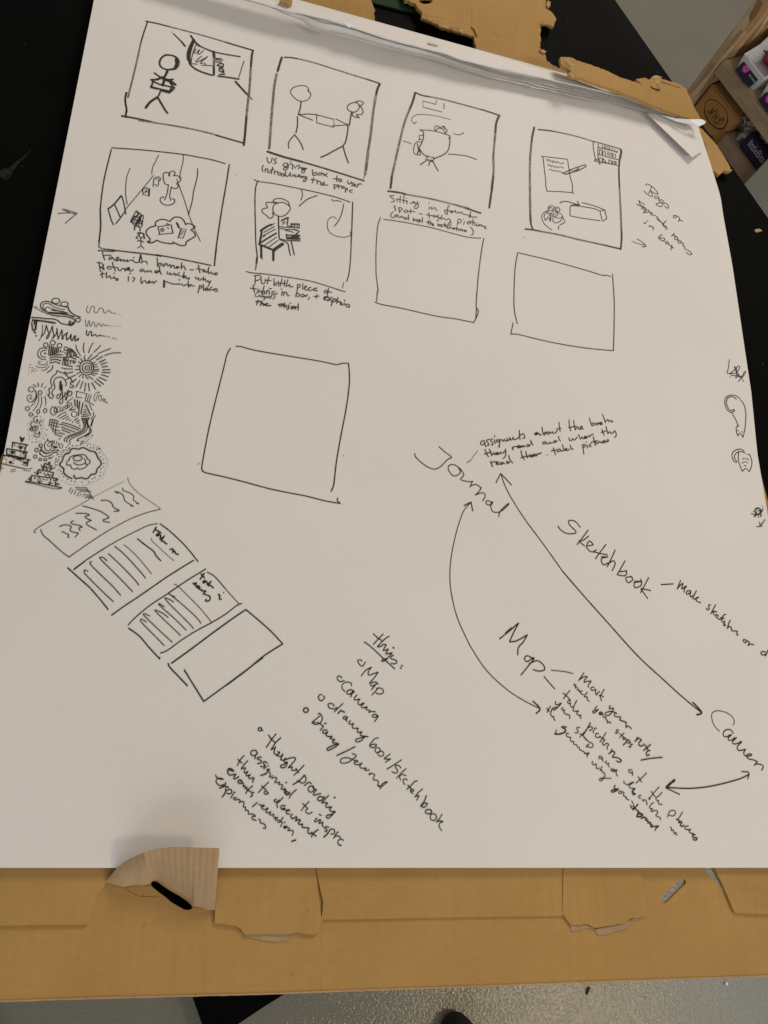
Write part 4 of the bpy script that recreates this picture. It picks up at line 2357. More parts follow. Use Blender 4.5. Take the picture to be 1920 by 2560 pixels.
270,520 310,510 330,495 295,495 285,515 320,520 360,500
360,500 355,475 365,500 400,495 425,465
432,440 438,500 425,555 398,578
-535,415 548,455
530,425 560,405 610,400
610,410 660,400 635,385 610,405 625,420 660,415 
700,390 670,395 665,410 690,405 710,390 722,408
790,375 755,375 745,395 770,400 800,385
-808,310 815,350 842,380
-665,462 675,520 712,595
-658,568 740,545
-735,470 745,520 760,570
760,565 780,540 800,530 800,555 830,545 850,525 820,530 815,550 850,550 870,520 885,545 915,510 940,505
w 20
-210,625 240,702
w 17
225,650 245,630 285,628
295,655 330,640 310,628 290,650 305,672 335,665
395,640 355,645 350,665 380,665 400,645 420,662
478,625 450,628 445,650 475,650 495,635
-480,535 500,600 538,645
R 1320 1030 4.139
w 11
100,222 70,225 65,238 85,240 105,225 120,245 135,235
-142,162 148,210 165,245
165,240 190,220 175,212 160,225
215,210 195,215 205,235 225,220 215,210 230,222 245,215 250,205 255,225 285,215 300,195
-318,112 322,160 330,205
-290,182 338,172
-422,85 425,140 440,200
-415,165 500,150
-470,90 475,140 488,190
488,185 510,160 520,165 525,185 550,170 560,150 540,155 545,180 572,175
-632,65 645,110 660,150
660,145 690,130 680,115 660,125
720,115 700,122 705,138 725,130 722,115 745,125 765,110 740,112 745,135 770,125
-768,28 785,70 800,115
795,105 825,80 835,105 850,90 875,100 860,108
30,310 35,330 48,345
175,310 150,318 150,335 175,330 185,312 190,335 215,325 220,310 225,330 250,320
285,300 265,305 262,320 285,315 300,300
-310,255 318,280 332,305
420,272 430,300 450,295 460,275 470,295 495,280 505,262
-520,235 530,260 540,285
540,280 560,262 565,280 590,270 605,255 580,258 585,278 615,265 625,245 635,262 650,240 672,232
-762,182 775,215 785,245
-755,215 815,195
-805,152 815,195 825,230
825,225 845,205 855,225 880,215 890,200
895,195 910,225 905,260 890,262
-258,375 270,410 282,445
-235,408 290,395
325,385 300,395 302,415 325,408 335,390 345,412 360,400
-352,342 362,375 375,405
375,400 400,385 390,380 380,395 410,400 425,385
-432,345 440,370 450,395 462,380
-192,448 195,450
560,345 568,390 575,438
558,350 580,335 590,352 572,372
-605,345 612,375
-598,315 602,312
648,335 628,345 632,362 652,355
-672,258 682,300 692,350
-648,318 715,300
700,312 705,335 725,320 730,305 745,320 760,308 765,325
775,315 795,300 775,302 778,322 805,310 825,285 830,305 805,312
0,460 20,445 25,470 50,455 65,435 75,455 95,435 110,440 135,425
@arrow
R 1100 1180 2.0232
w 5.5
305,10 340,100 420,230 520,365 620,505
w 7
620,505 720,620 850,765 1000,930 1130,1050 1230,1140 1322,1215
w 6
-305,10 282,55
-305,10 360,68
w 9
1280,1165 1305,1190 1325,1218 1300,1228
@arrow
R 1100 1180 2.0232
w 5
155,155 115,205 80,310 55,430 48,540 60,640 90,750 150,880
150,880 230,1000 330,1095 420,1155 500,1195
w 7
-120,172 155,155
-155,155 163,198
w 8
470,1160 505,1198 485,1222
@word
R 1100 1180 2.0232
w 6
708,280 680,250 650,248 655,270 685,300 680,312 640,312 610,295 595,275
-748,295 692,368
750,325 725,345 700,350 730,375
w 6
745,375 775,370 755,350 740,380 765,405 790,395
-838,368 785,440
-775,405 845,420
815,430 850,430 815,440 825,470 850,460
-885,395 845,480
850,465 875,450 885,465 870,500
-935,450 895,520
895,520 935,525 945,500 910,505
970,530 940,535 950,560 975,545 965,528
1015,555 985,555 985,585 1015,575 1020,550
-1055,535 1015,610
-1065,600 1015,590
-1015,590 1050,640
w 4
985,560 1010,555 1015,540
@note
R 1100 1180 2.0232
w 6
-1118,570 1180,566
R 1680 1440 3.9667
w 12
85,45 70,85 52,128
58,120 85,90 112,70 100,110 98,130 125,110 145,98 125,130 120,160
185,148 160,145 142,165 150,182 175,170 190,150 180,185 185,208 205,195
-243,145 225,180 205,220
205,220 225,230 245,215 268,210 245,220 240,240 265,260 285,262
385,290 365,285 365,305 372,325 355,335 340,320
-432,285 410,330 388,372
w 15
-440,355 400,350
w 12
400,350 415,375 420,388
440,380 465,400 440,385 435,400 455,420 475,430 500,420
535,382 515,385 500,420 495,455
-480,410 520,420
w 15
525,450 508,460 525,475 510,490 530,490
w 12
-578,440 560,480 550,522
550,515 575,500 590,515 590,540 615,545 650,550 640,570 655,580 645,590
735,635 708,632 712,655 735,660 740,642 765,655 755,690
755,688 775,675 812,682
925,755 890,750 880,770 900,785 930,775
-952,735 925,793
@word
R 1100 1180 2.0232
w 7
-300,845 395,765
395,768 370,815 350,860 385,855 440,825
440,825 420,860 395,890 392,925
-330,815 360,790
w 6.5
470,945 440,930 425,945 440,960 470,940 475,945
-475,945 408,1028
450,970 490,955 520,975 528,1000 500,1008 470,1000
@note
R 1100 1180 2.0232
w 5
-562,1003 630,1010 672,1020
w 6
-525,1035 555,1070 580,1098

@note
R 1360 1670 3.9667
w 11
-395,48 370,85 342,125
345,122 380,95 408,85 430,88 400,120 395,145 420,135 450,130 468,132 445,160 438,192
495,190 465,198 468,220 495,220 515,210 510,245 520,270 535,245 550,235
-595,212 570,260 550,275
-548,270 590,285
-555,272 562,300 570,325
300,155 295,175 318,170 305,200 335,195 325,222 350,215 345,235 365,235 380,225 360,240 370,258 390,265
-428,242 405,270 400,285
400,285 430,290 425,310 448,330
-255,225 225,260 192,305
-188,250 225,280 262,322
262,322 240,325 232,345 258,355 262,335 258,365 270,388 285,385
-325,322 300,370 285,425
290,425 315,430 345,425 325,445 330,462 350,470 370,468 355,480 368,500
115,335 110,360 130,368 155,355 172,348 140,385 105,415 90,415 95,395 125,390
185,395 172,405 185,420 205,415 195,440 220,460 245,465 255,480 252,502
-62,380 30,440
-25,400 52,430
-80,400 62,455
62,458 80,485 95,480 95,500 108,522
525,380 510,400 500,415 520,420 540,408 515,435 490,448 480,435 500,422
545,445 565,435 580,450 560,465 545,455 580,455 590,490 615,485 612,510 630,520 625,545 655,535 662,548
660,375 645,390 650,405 690,395 680,430 650,465 615,470 605,450 635,435 680,430
680,430 710,445 725,450 700,450 700,475 725,485 760,485 750,515
w 14
750,515 790,530 815,540
w 11
815,540 812,595 835,575 868,602
R 1380 1780 3.9667
w 10
665,182 640,175 640,195 660,200 640,212 625,205
-715,208 670,255
-672,215 712,250
725,255 702,260 708,275 728,268 725,255
w 12
-750,270 735,300 705,328
738,275 770,285 775,305 745,305
800,320 775,318 785,340 770,350 760,340
w 13
-850,252 838,275 822,292
830,285 860,262 888,280 865,300 860,325 890,338 915,318
R 1340 1640 3.7705
-1080,835 1015,890
-1030,840 1055,880
1075,890 1055,895 1040,915 1045,938 1070,930
w 12
-990,982 1080,965 1192,955
R 1380 1780 3.9667
w 14
-380,108 345,170 310,225
w 11
355,155 395,145 398,170 370,185
430,155 412,185 408,208
-438,160 442,163
462,215 435,215 432,245 460,255 475,240
-535,205 505,255 475,300
-478,245 520,275
525,275 500,310 510,330 545,310 565,325 545,345 550,370
w 13
-598,370 580,400 562,415
575,405 605,390 625,405 605,435 600,450 640,450 680,470 688,485 665,498 640,485
w 10
275,155 245,155 250,180 262,190 245,210 225,205
-320,200 275,250
-275,215 318,245
w 15
-318,252 345,280
w 10
345,280 375,300 405,320 405,345 380,352 350,345
w 13
-365,318 338,345
w 16
95,150 120,165 135,185 115,205 70,220 25,218
w 10
45,178 35,200 48,220 75,218
-140,145 145,148
95,150 120,142 138,158
165,215 140,212 145,240 170,250 185,250 180,280 195,295 215,290 215,320 245,325 250,350 270,350 272,375 290,380 315,395 330,410 350,420
-368,402 345,445
320,412 365,408
490,440 468,440 465,460 490,462 498,448 505,490
540,485 528,500 545,512 570,508 555,520 568,545
w 13
625,575 595,565 585,575 610,590 630,580
w 10
625,580 650,575 635,595 640,620 650,635
405,492 395,510 415,525 438,515 440,560 470,555
-498,540 475,580
475,580 500,575 495,600 515,600
515,600 525,620 512,660 480,685 470,670 495,655 585,658
795,575 765,572 762,595 785,605 798,590 800,630
-938,605 885,660 832,705
-855,640 890,695
R 1520 1920 3.9667
w 10
162,130 155,140 170,155 195,165 225,150 255,140
255,142 215,170 210,190 235,200 270,205
w 16
268,205 250,220 240,245 275,255 250,265
w 10
330,270 308,275 305,295 325,300
-345,310 350,330
345,325 372,315 385,340 388,365
. 412,310
-410,295 404,300
455,342 425,365 412,395 430,405 445,400 430,420 430,432 455,425
455,420 490,425 495,445 475,470 500,485 520,490 522,515
-510,188 470,230 415,300
-428,230 470,285
-538,242 495,285
495,285 475,300 490,325 505,320 500,345 515,360 540,360
592,488 615,430 655,420 675,445 650,475 610,470
-742,438 720,475 690,515
w 14
680,510 710,520 700,545 730,530 735,545 720,560 730,580 755,570
w 11
800,575 770,580 765,605 790,610 825,610
825,610 805,625 820,645 850,650 840,665
w 13
868,660 840,670 850,690 885,690 885,710 860,715 845,705
w 10
620,585 635,605 625,620 650,615 655,645 685,640 665,655 690,665
w 13
72,172 60,195 80,210 105,205
105,205 75,230 40,240 32,225 65,215 85,222
w 10
135,230 108,230 108,250 135,250 145,235 160,245 155,275 185,290 175,300 210,318
-235,325 255,360
w 14
225,370 235,395 260,410
-298,360 250,415
-250,375 290,420
290,420 310,435 290,450 325,450
w 15
330,450 350,465 320,480 285,485 300,455 325,455
360,485 330,500
350,490 385,500 370,520 400,520 395,545 425,540 420,560
w 12
420,560 445,565 430,575 425,585 460,580
460,580 508,575 480,595 468,620
@arrow
R 1560 1640 4.608
w 16
1440,1365 1350,1410 1180,1460 1000,1500 850,1520 720,1525 600,1520 490,1515
w 30
-585,1430 535,1470 490,1515
w 14
-485,1520 645,1595
-1360,1330 1435,1335
-1435,1335 1445,1365 1430,1415
@word
R 1560 1640 4.608
w 10
1105,868 1050,810 1020,740 1015,670 1050,635 1110,632 1190,655 1250,700 1275,750 1262,795
w 14
1265,890 1230,850 1180,850 1150,880 1150,920 1190,930 1225,905
1245,905 1210,940 1205,965 1240,970 1280,940
1300,940 1255,985 1260,1010 1300,1010 1355,985 
1360,990 1310,1045 1320,1085 1360,1085 1405,1075
1405,1075 1385,1110 1390,1140 1430,1155 1480,1140 1450,1125 1415,1150 1440,1185 1490,1195 1540,1215
1540,1215 1505,1260
1520,1245 1570,1245 1605,1265 1605,1290 1590,1315
@word
R 840 1580 5.5235
w 17
-648,35 595,85 512,175
-512,30 570,85 625,120
-728,62 660,110 570,205
570,212 620,200 650,175 692,182 665,220 645,262 690,250 720,240 690,285 685,310 730,300 770,290
770,295 740,330 690,385 650,408 625,405 640,385 690,370
790,325 755,345 750,370 800,385 835,405 830,430 800,445 760,435
-388,142 480,210 640,360 805,512
. 785,220 903,468 885,498
@list
R 840 1580 5.5235
w 16
352,408 340,390 305,390 295,410 320,450 350,475 375,465 402,418
345,610 395,545 450,505 488,495 
488,490 455,530 438,575 450,600 510,580 578,558
578,558 520,640 455,710
582,725 545,695 500,700 475,720 475,745 510,745 555,720
-545,730 485,800
-570,790 492,872
555,785 600,775 645,800 650,835 610,860 555,850 545,840
75,640 60,615 25,615 12,635 25,670 65,690 110,672
w 15
212,745 205,710 160,695 110,705 78,745 85,790 120,825
w 18
250,830 205,800 150,820 150,855 185,862 220,835 240,815
242,830 215,860 200,900
w 16
285,875 250,910 248,940 290,935 330,928 305,960 300,995 330,1010 365,985 385,990
385,990 345,1020 355,1045 395,1045 410,1035 430,1040
430,1040 405,1065 435,1080 465,1085 445,1115 490,1100 540,1105
580,1165 540,1140 500,1150 500,1175 535,1180 572,1160
-580,1165 555,1205 525,1240
R 760 1740 4.76
w 14
180,0 165,15 180,45 200,60 235,38 242,20 225,0
R 740 1560 4.1475
232,755 245,735 265,735
R 760 1740 4.76
w 14
355,125 345,100 300,92 283,105 295,140 330,155 365,155 390,140
-462,92 410,140 358,190
w 17
-440,172 400,212
410,200 435,180 480,195
w 15
515,255 485,245 462,260 475,278 505,270 520,255 500,280 505,302
w 14
550,298 530,315 535,335 565,335 590,330 570,360 580,385 610,385 645,385 630,415 640,435 670,430 690,430 665,455 680,475 715,480 760,485
755,485 715,490 690,525 640,548 612,540 615,520 650,505 715,490
R 740 1560 4.1475
w 15
o 100,895 25,24
R 760 1740 4.76
w 14
165,215 185,210 210,245 215,285 190,320 145,340 95,325 105,305 130,325
-185,240 125,290 95,320
150,315 190,335 230,362
-230,362 188,412
-240,325 262,332
w 15
270,410 235,405 218,425 228,445 260,440 285,425 260,460 270,480 300,485 332,480
330,482 305,510 340,515 365,520 335,545 345,560 380,560 412,575
412,575 370,580 310,605 270,630 280,648 320,635 380,600 405,578
-605,605 495,660 385,710
w 13
570,685 620,712 575,755 520,790 450,800 428,775 450,745 510,735 570,755
585,765 630,770 640,785 600,785 595,805 630,820 655,815 690,800
690,800 660,835 675,858 710,860 740,855 715,885 745,885 775,880
775,920 805,920 770,940
780,930 815,925 840,945 820,975 825,1000 855,1000 885,1020 875,1055 900,1075
R 920 1840 4.76
w 13
225,545 190,555 150,590 135,605 110,590
228,548 170,595 138,630
120,25 85,30 50,65 15,110 30,135 65,138 100,110 85,98 50,102 25,112
o 112,170 32,30
o 150,212 36,30
-262,215 215,250 188,270
188,272 230,275 270,275 240,290 205,315
-395,285 305,345 222,395
388,380 365,355 325,350 325,375 350,410 340,440 310,440 282,425
-450,390 395,440 338,502
-395,455 450,470
-385,470 368,495 390,522
465,525 440,510 415,525 420,555 435,578
w 14
585,535 550,545 510,590 460,635
-470,585 510,625
w 13
545,645 520,632 500,645 510,670 535,685
510,660 540,655
-648,630 595,675 555,725
555,725 590,710 605,715 575,765
w 15
-692,710 670,770 625,840
630,820 660,850 700,820 700,800 665,800 640,825
o 718,900 38,26
w 13
o 775,965 38,40
-878,935 845,985 812,1020
w 15
812,1022 850,1010 890,1018
w 12
885,1020 850,1040 845,1080 875,1125
@list
R 530 1820 4.884
w 15
600,0 570,0 562,25 585,40 605,25 595,0
R 500 1790 4.1475
w 12
600,130 620,122 650,155
R 530 1820 4.884
w 16
-780,75 725,145 662,240
-688,88 725,140 765,175
-838,122 780,175 720,265
722,265 760,250 775,230 760,275 755,310 780,325
800,290 830,300 800,325 785,335 810,345 845,345
845,345 868,315 850,355 835,385 865,395 900,370
905,385 875,390 880,415 915,420 915,440 890,480 845,485 835,460 870,450 915,420
R 660 1820 4.2333
w 13
245,330 280,318 330,318 325,345 290,385 255,420
255,422 285,415 300,410 290,445 320,450 345,440
-422,395 370,450 315,500
-335,430 365,475
w 14
-430,500 370,560 305,600
w 13
415,505 440,520 440,560 410,585 375,570 350,560
-470,575 425,610
440,600 475,575 500,590
520,615 480,620 465,650 490,680 520,665 528,635 510,620 535,650 555,655
555,650 520,700 530,712 570,700 600,695
w 14
625,735 590,725 565,745 580,770 615,760 640,730
w 13
-682,715 640,760 608,790
608,792 650,790 675,795 650,820 660,840 690,835 715,840
715,840 690,860 705,880 745,885
750,885 720,920 680,955 658,945 665,925 710,915 755,888
. 742,735
R 530 1820 4.884
w 15
550,300 530,275 490,280 470,300 480,330 510,340 545,320 555,300 530,340 522,378
600,360 570,355 545,375 580,390 605,410 590,430 555,435
670,425 635,410 625,430 645,455 630,475 590,470
-662,468 630,500
w 8
-682,440 690,470
w 14
700,505 665,505 680,530 660,560 600,580 590,575
600,578 660,555 700,510
w 13
700,535 710,570 695,605 740,580 725,620 770,600 790,625 765,655 770,670 800,660 825,665
825,665 805,690 845,690 865,705 840,735 850,750 885,740 900,760
900,762 880,780 895,805 925,810
R 660 1820 4.2333
w 13
275,690 240,675 225,690 240,710 270,695
-342,652 290,700 265,742
205,655 225,655 240,680
. 230,577
w 12
-475,780 430,825 392,875
-408,800 455,845
465,855 440,870 445,895 475,908 508,890
-582,912 605,928
w 13
560,955 535,975 540,995 580,975 600,975 575,1010 605,1005 625,995 615,1020 625,1050
685,1050 650,1045 640,1060 665,1075 660,1095 640,1090
w 16
-690,1090 660,1130 630,1155
w 13
690,1085 715,1070 745,1080 740,1120 705,1120
-770,1110 735,1165
-778,1100 785,1103
745,1155 765,1140 800,1150 805,1160
840,1188 810,1175 790,1185 780,1215 795,1240 815,1240
R 530 1820 4.884
w 15
-390,340 345,390 308,460
-315,385 365,430
-435,402 390,450 355,500
355,502 385,490 410,490 390,530 400,550 440,530 415,570 425,585 470,570 445,600 460,620 500,605
500,605 515,625 495,640 498,665
w 14
-688,665 630,720 565,790
-600,710 655,750
665,765 640,775 635,800 665,810 690,795 665,780
w 15
785,875 755,880 770,905 800,900 820,880
-865,850 820,900
820,895 790,930 800,970
R 660 1820 4.2333
w 13
225,825 190,820 175,840 195,865 225,850 195,850 225,870 260,865
275,870 240,880 235,905 270,910
w 14
300,915 280,930 300,960 340,940 345,950 330,985 365,970 385,975 360,1010 385,1020 410,1015 400,1045 430,1055 455,1055 475,1065 460,1095 480,1120 505,1110
-572,1075 520,1115 500,1155
-500,1105 550,1145
R 530 1820 4.884
w 16
265,530 235,500 200,500 188,535 215,575 255,570
200,510 265,530
255,570 295,565 265,605 275,625 325,595
w 18
355,640 330,635 315,660 345,680 370,660 350,645
w 15
370,665 385,690 375,715 410,705 400,740 430,725
-495,710 445,750 410,800
-400,730 470,780
510,790 480,785 490,810 490,835 465,835
-552,912 492,962
w 14
572,930 595,945 640,945 625,960 605,955 610,985 645,995 660,985
660,985 685,980 655,1025 690,1035 720,1020 700,1055 730,1060 755,1050 745,1080 770,1095
w 17
800,1095 770,1095 775,1120 805,1125
w 15
-868,1090 830,1150 800,1150
-820,1125 860,1160 835,1205
-880,1150 890,1155
R 660 1820 4.2333
w 15
235,1040 205,1045 215,1060 245,1050
w 12
245,1050 275,1060 245,1085 290,1085 310,1095 295,1140
w 16
-335,1185 292,1200
R 530 1820 4.884
w 14
42,575 60,605 95,625 140,630 110,615 65,620 48,650 70,690 105,705 140,690
w 18
-165,670 150,710 92,735
-120,700 200,725
w 15
-165,740 170,760
w 18
-170,765 150,810 125,840
w 15
170,770 205,750 240,760 235,795 200,805 180,795
-265,795 230,855
-272,782 282,790
w 14
300,855 265,850 265,870 295,880 320,870
320,870 345,890 325,915 375,895 390,920 380,965 410,965 405,1005 435,1005 445,1025 440,1050 475,1050
475,1050 515,1060 530,1080 490,1080 490,1110 540,1130
570,1110 590,1130 585,1155 620,1165 650,1190 655,1225 625,1220
@doodle
R 1780 880 4.914
w 9
205,100 195,200 180,265 215,268 250,240 290,210 270,185
265,185 275,215 295,270 285,325
290,210 310,180 330,185 325,215 295,260 240,270 220,275 240,295 290,295 320,280
290,200 300,260 350,310 390,250 405,255 370,310 355,325 300,290
280,320 320,310 360,320
-355,325 315,370
-365,345 380,372
. 210,312
@doodle
w 10
335,585 300,550 240,535 175,555 150,610 165,690 205,740 240,745 270,725 260,712 220,725 185,680 170,620 190,570 230,555 270,565 292,588
345,598 385,660 405,760 400,900 385,1000 370,1055
370,1055 345,1010 325,1010 310,1040 295,990 290,940 315,912
-325,910 308,912
308,908 285,840 235,750
w 7
-300,970 320,975
-350,985 370,992
@doodle
w 10
385,1225 350,1200 300,1205 250,1235 240,1300 265,1345 290,1362 295,1345 270,1310 275,1265 310,1235 360,1230 400,1248
320,1235 315,1320 335,1400 365,1470
-365,1470 410,1430 448,1478
448,1478 475,1410 478,1340 450,1260
w 7
-420,1265 442,1270
365,1325 385,1310 410,1320 430,1315 438,1335
360,1375 385,1355 420,1360 432,1375
-385,1400 415,1402
@doodle
w 16
o 555,1960 36,38
w 12
550,1945 580,1960 570,1995 535,1990 540,1965
-475,1990 540,2010
-510,2030 545,2000
-600,1970 615,1930
w 8
-565,2000 560,2040
-585,2000 585,2030
-595,1990 600,2020
. 605,1900 500,1965
-570,2090 585,2150
-595,2110 605,2150
w 10
-640,2065 580,2150
-540,2150 585,2148
@arrow
R 120 500 16.59
w 38
415,578 720,555 940,560 1110,600
-610,405 900,540 
600,402 800,440 1000,505 1210,575
-1210,575 1000,750 725,985
'''


# ------------------------------------------------------------------ ink on the paper
def spline(p, sharp=2.0, short=6.0):
    """smooth curve through the points, keeping the sharp corners"""
    if len(p) < 3:
        return p
    cuts = [0]
    for i in range(1, len(p) - 1):
        u = Vector((p[i][0] - p[i - 1][0], p[i][1] - p[i - 1][1]))
        v = Vector((p[i + 1][0] - p[i][0], p[i + 1][1] - p[i][1]))
        if min(u.length, v.length) > short and u.angle(v) > sharp:
            cuts.append(i)
    cuts.append(len(p) - 1)
    if len(cuts) > 2:
        out = []
        for a, b in zip(cuts, cuts[1:]):
            seg = smooth(p[a:b + 1])
            out += seg if not out else seg[1:]
        return out
    return smooth(p)


def smooth(p):
    if len(p) < 3:
        return p
    out = []
    q = [p[0]] + p + [p[-1]]
    closed = p[0] == p[-1]
    if closed:
        q = [p[-2]] + p + [p[1]]
    for i in range(1, len(q) - 2):
        a, b, c, d = q[i - 1], q[i], q[i + 1], q[i + 2]
        L = math.hypot(c[0] - b[0], c[1] - b[1])
        k = max(2, min(9, int(L / 2.2)))
        for j in range(k):
            t = j / k
            out.append(tuple(0.5 * ((2 * b[m]) + (-a[m] + c[m]) * t + (2 * a[m] - 5 * b[m] + 4 * c[m] - d[m]) * t * t
                                    + (-a[m] + 3 * b[m] - 3 * c[m] + d[m]) * t ** 3) for m in (0, 1)))
    out.append(p[-1])
    return out


WK = 0.86                                              # pen width on paper against the blurred photo


class Ink:
    def __init__(self):
        self.v, self.f, self.mi, self.k = [], [], [], 0

    def pt(self, x, y, dz):
        self.v.append((x, y, zf(x, y) + dz))
        return len(self.v) - 1

    def stroke(self, px, w, grey):
        """px: image points; laid on the sheet as a ribbon with round ends"""
        self.k += 1
        dz = 0.00030 + 0.000004 * (self.k % 40)
        P = [at(p[0], p[1], 0) for p in px]
        Q = [P[0]]
        for p in P[1:]:
            if (p - Q[-1]).length > 0.00025:
                Q.append(p)
        dep = AX[0].z * (P[0].x - CAM.x) + AX[1].z * (P[0].y - CAM.y) + AX[2].z * (P[0].z - CAM.z)
        r = 0.5 * w * dep / FPX * WK * (1.16 if name == 'doodle' else 1.08 if parent is not pad else 1.0)
        if len(Q) == 1:
            c = self.pt(Q[0].x, Q[0].y, dz)
            ring = [self.pt(Q[0].x + r * math.cos(t * 0.785), Q[0].y + r * math.sin(t * 0.785), dz) for t in range(8)]
            for t in range(8):
                self.f.append((c, ring[t], ring[(t + 1) % 8]))
                self.mi.append(grey)
            return
        prev = None
        n = len(Q)
        ph = random.uniform(0, 99)
        for i in range(n):
            a, b = Q[max(0, i - 1)], Q[min(n - 1, i + 1)]
            d = Vector((b.x - a.x, b.y - a.y))
            if d.length < 1e-9:
                d = Vector((1, 0))
            d.normalize()
            rr = r * (1 + 0.16 * noise.noise(Vector((i * 0.37 + ph, 0, 0))))
            if grey:
                rr *= 1.16 + 0.12 * noise.noise(Vector((i * 1.9 + ph, 5, 0)))
            l = self.pt(Q[i].x - d.y * rr, Q[i].y + d.x * rr, dz)
            m = self.pt(Q[i].x + d.y * rr, Q[i].y - d.x * rr, dz)
            if prev:
                self.f.append((prev[1], m, l, prev[0]))
                self.mi.append(grey)
            prev = (l, m)
            if i in (0, n - 1):
                sgn = -1 if i == 0 else 1
                cap = []
                for t in range(7):
                    an = -math.pi / 2 + math.pi * t / 6
                    ux = d.x * sgn * math.cos(an) - d.y * math.sin(an)
                    uy = d.y * sgn * math.cos(an) + d.x * math.sin(an)
                    cap.append(self.pt(Q[i].x + ux * rr, Q[i].y + uy * rr, dz + 0.000002))
                for t in range(1, 6):
                    self.f.append((cap[0], cap[t], cap[t + 1]))
                    self.mi.append(grey)

    def build(self, name, parent):
        me = bpy.data.meshes.new(name)
        me.from_pydata(self.v, [], self.f)
        me.materials.append(M['ink'])
        me.materials.append(M['ink_dry'])
        me.polygons.foreach_set('material_index', self.mi)
        bm_ = bmesh.new()
        bm_.from_mesh(me)
        for f_ in bm_.faces:
            f_.normal_update()
            if f_.normal.z < 0:
                f_.normal_flip()
        bm_.to_mesh(me)
        bm_.free()
        return link(name, me, None, parent)


ORIG = [0, 0, 1.0]
cur, name, parent, last_part = None, None, None, None
wid, grey = 3, 0
LAB = iter(PART_LABELS)


def flush():
    global last_part
    if cur and cur.f:
        o_ = cur.build(name, parent)
        if parent is pad:
            last_part = o_
            o_['label'] = next(LAB)


for line in INK.strip().splitlines():
    line = line.strip()
    if not line:
        continue
    h = line[0]
    if h == '@':
        flush()
        cur, name, parent = Ink(), line[1:], pad
        continue
    if h == '>':
        flush()
        cur, name, parent = Ink(), line[1:], last_part
        continue
    if h == 'R':
        ORIG = [float(q) for q in line.split()[1:]]
        continue
    if h == 'w':
        q = line.split()
        if len(q) > 1:
            wid = float(q[1]) / ORIG[2]
            grey = 1 if len(q) > 2 else 0
        continue
    if h == 'o':
        a_, b_ = [[float(z) for z in q.split(',')] for q in line.split()[1:]]
        ph = random.uniform(0, 6.28)
        pts = [(a_[0] + b_[0] * math.cos(ph + t * 0.43), a_[1] + b_[1] * math.sin(ph + t * 0.43)) for t in range(16)]
        cur.stroke([(ORIG[0] + p[0] / ORIG[2], ORIG[1] + p[1] / ORIG[2]) for p in spline(pts)], wid, grey)
        continue
    if h == '.':
        for q in line.split()[1:]:
            x, y = [float(z) for z in q.split(',')]
            x, y = ORIG[0] + x / ORIG[2], ORIG[1] + y / ORIG[2]
            cur.stroke([(x, y), (x + 0.5 * wid, y + 0.2 * wid)], wid * random.uniform(1.15, 1.45), grey)
        continue
    straight = h == '-'
    if h == '-':
        line = line[1:]
    pts = [tuple(float(z) for z in q.split(',')) for q in line.split()]
    pts = [(ORIG[0] + p[0] / ORIG[2], ORIG[1] + p[1] / ORIG[2]) for p in pts]
    if len(pts) == 2:                                  # a hand-drawn straight line is never quite straight
        (xa, ya), (xb, yb) = pts
        Ls = math.hypot(xb - xa, yb - ya)
        k = max(2, int(Ls / 8))
        bow = random.uniform(-0.012, 0.012) * Ls
        nx, ny = -(yb - ya) / max(Ls, 1e-6), (xb - xa) / max(Ls, 1e-6)
        pts = [(xa + (xb - xa) * t / k + nx * bow * math.sin(math.pi * t / k), ya + (yb - ya) * t / k + ny * bow * math.sin(math.pi * t / k)) for t in range(k + 1)]
        cur.stroke(pts, wid, grey)
    else:
        cur.stroke(spline(pts, 0.9, 3.0) if straight else spline(pts), wid, grey)
flush()

# ------------------------------------------------------------------ shelf beyond the table
PW = Vector((0.8466, 0.5322, 0))                       # away from the viewer, into the shelf
UW = Vector((0.5322, -0.8466, 0))                      # along its front, to the right
P0 = 1.45


def sq(px, py, p=P0):                                  # photo pixel -> (u, z) on a vertical plane
    r = ray(px, py)
    w_ = CAM + r * (p / PW.dot(r))
    return UW.dot(w_), w_.z


def W(u, p, z):
    return UW * u + PW * p + Vector((0, 0, z))


def ubox(name, u0, u1, p0, p1, z0, z1, mt, parent=None, bev=0.001):
    b_ = bmesh.new()
    vs = [b_.verts.new(W(u, p, z)) for u in (u0, u1) for p in (p0, p1) for z in (z0, z1)]
    for q in ((0, 1, 3, 2), (4, 6, 7, 5), (0, 4, 5, 1), (2, 3, 7, 6), (0, 2, 6, 4), (1, 5, 7, 3)):
        b_.faces.new([vs[k] for k in q])
    bmesh.ops.recalc_face_normals(b_, faces=b_.faces)
    if bev:
        bmesh.ops.bevel(b_, geom=b_.edges[:], offset=bev, segments=2, affect='EDGES')
    return from_bm(name, b_, mt, parent)


def tube(bm_, pts, r, seg=8):
    rings = []
    for i, p in enumerate(pts):
        d = (pts[min(i + 1, len(pts) - 1)] - pts[max(i - 1, 0)]).normalized()
        a_ = d.cross(Vector((0.3, 0.2, 0.9))).normalized()
        b_ = d.cross(a_)
        rings.append([bm_.verts.new(p + (a_ * math.cos(k * 6.2832 / seg) + b_ * math.sin(k * 6.2832 / seg)) * r) for k in range(seg)])
    for q, s in zip(rings, rings[1:]):
        for k in range(seg):
            bm_.faces.new((q[k], q[(k + 1) % seg], s[(k + 1) % seg], s[k]))
    bm_.faces.new(rings[0][::-1])
    bm_.faces.new(rings[-1])


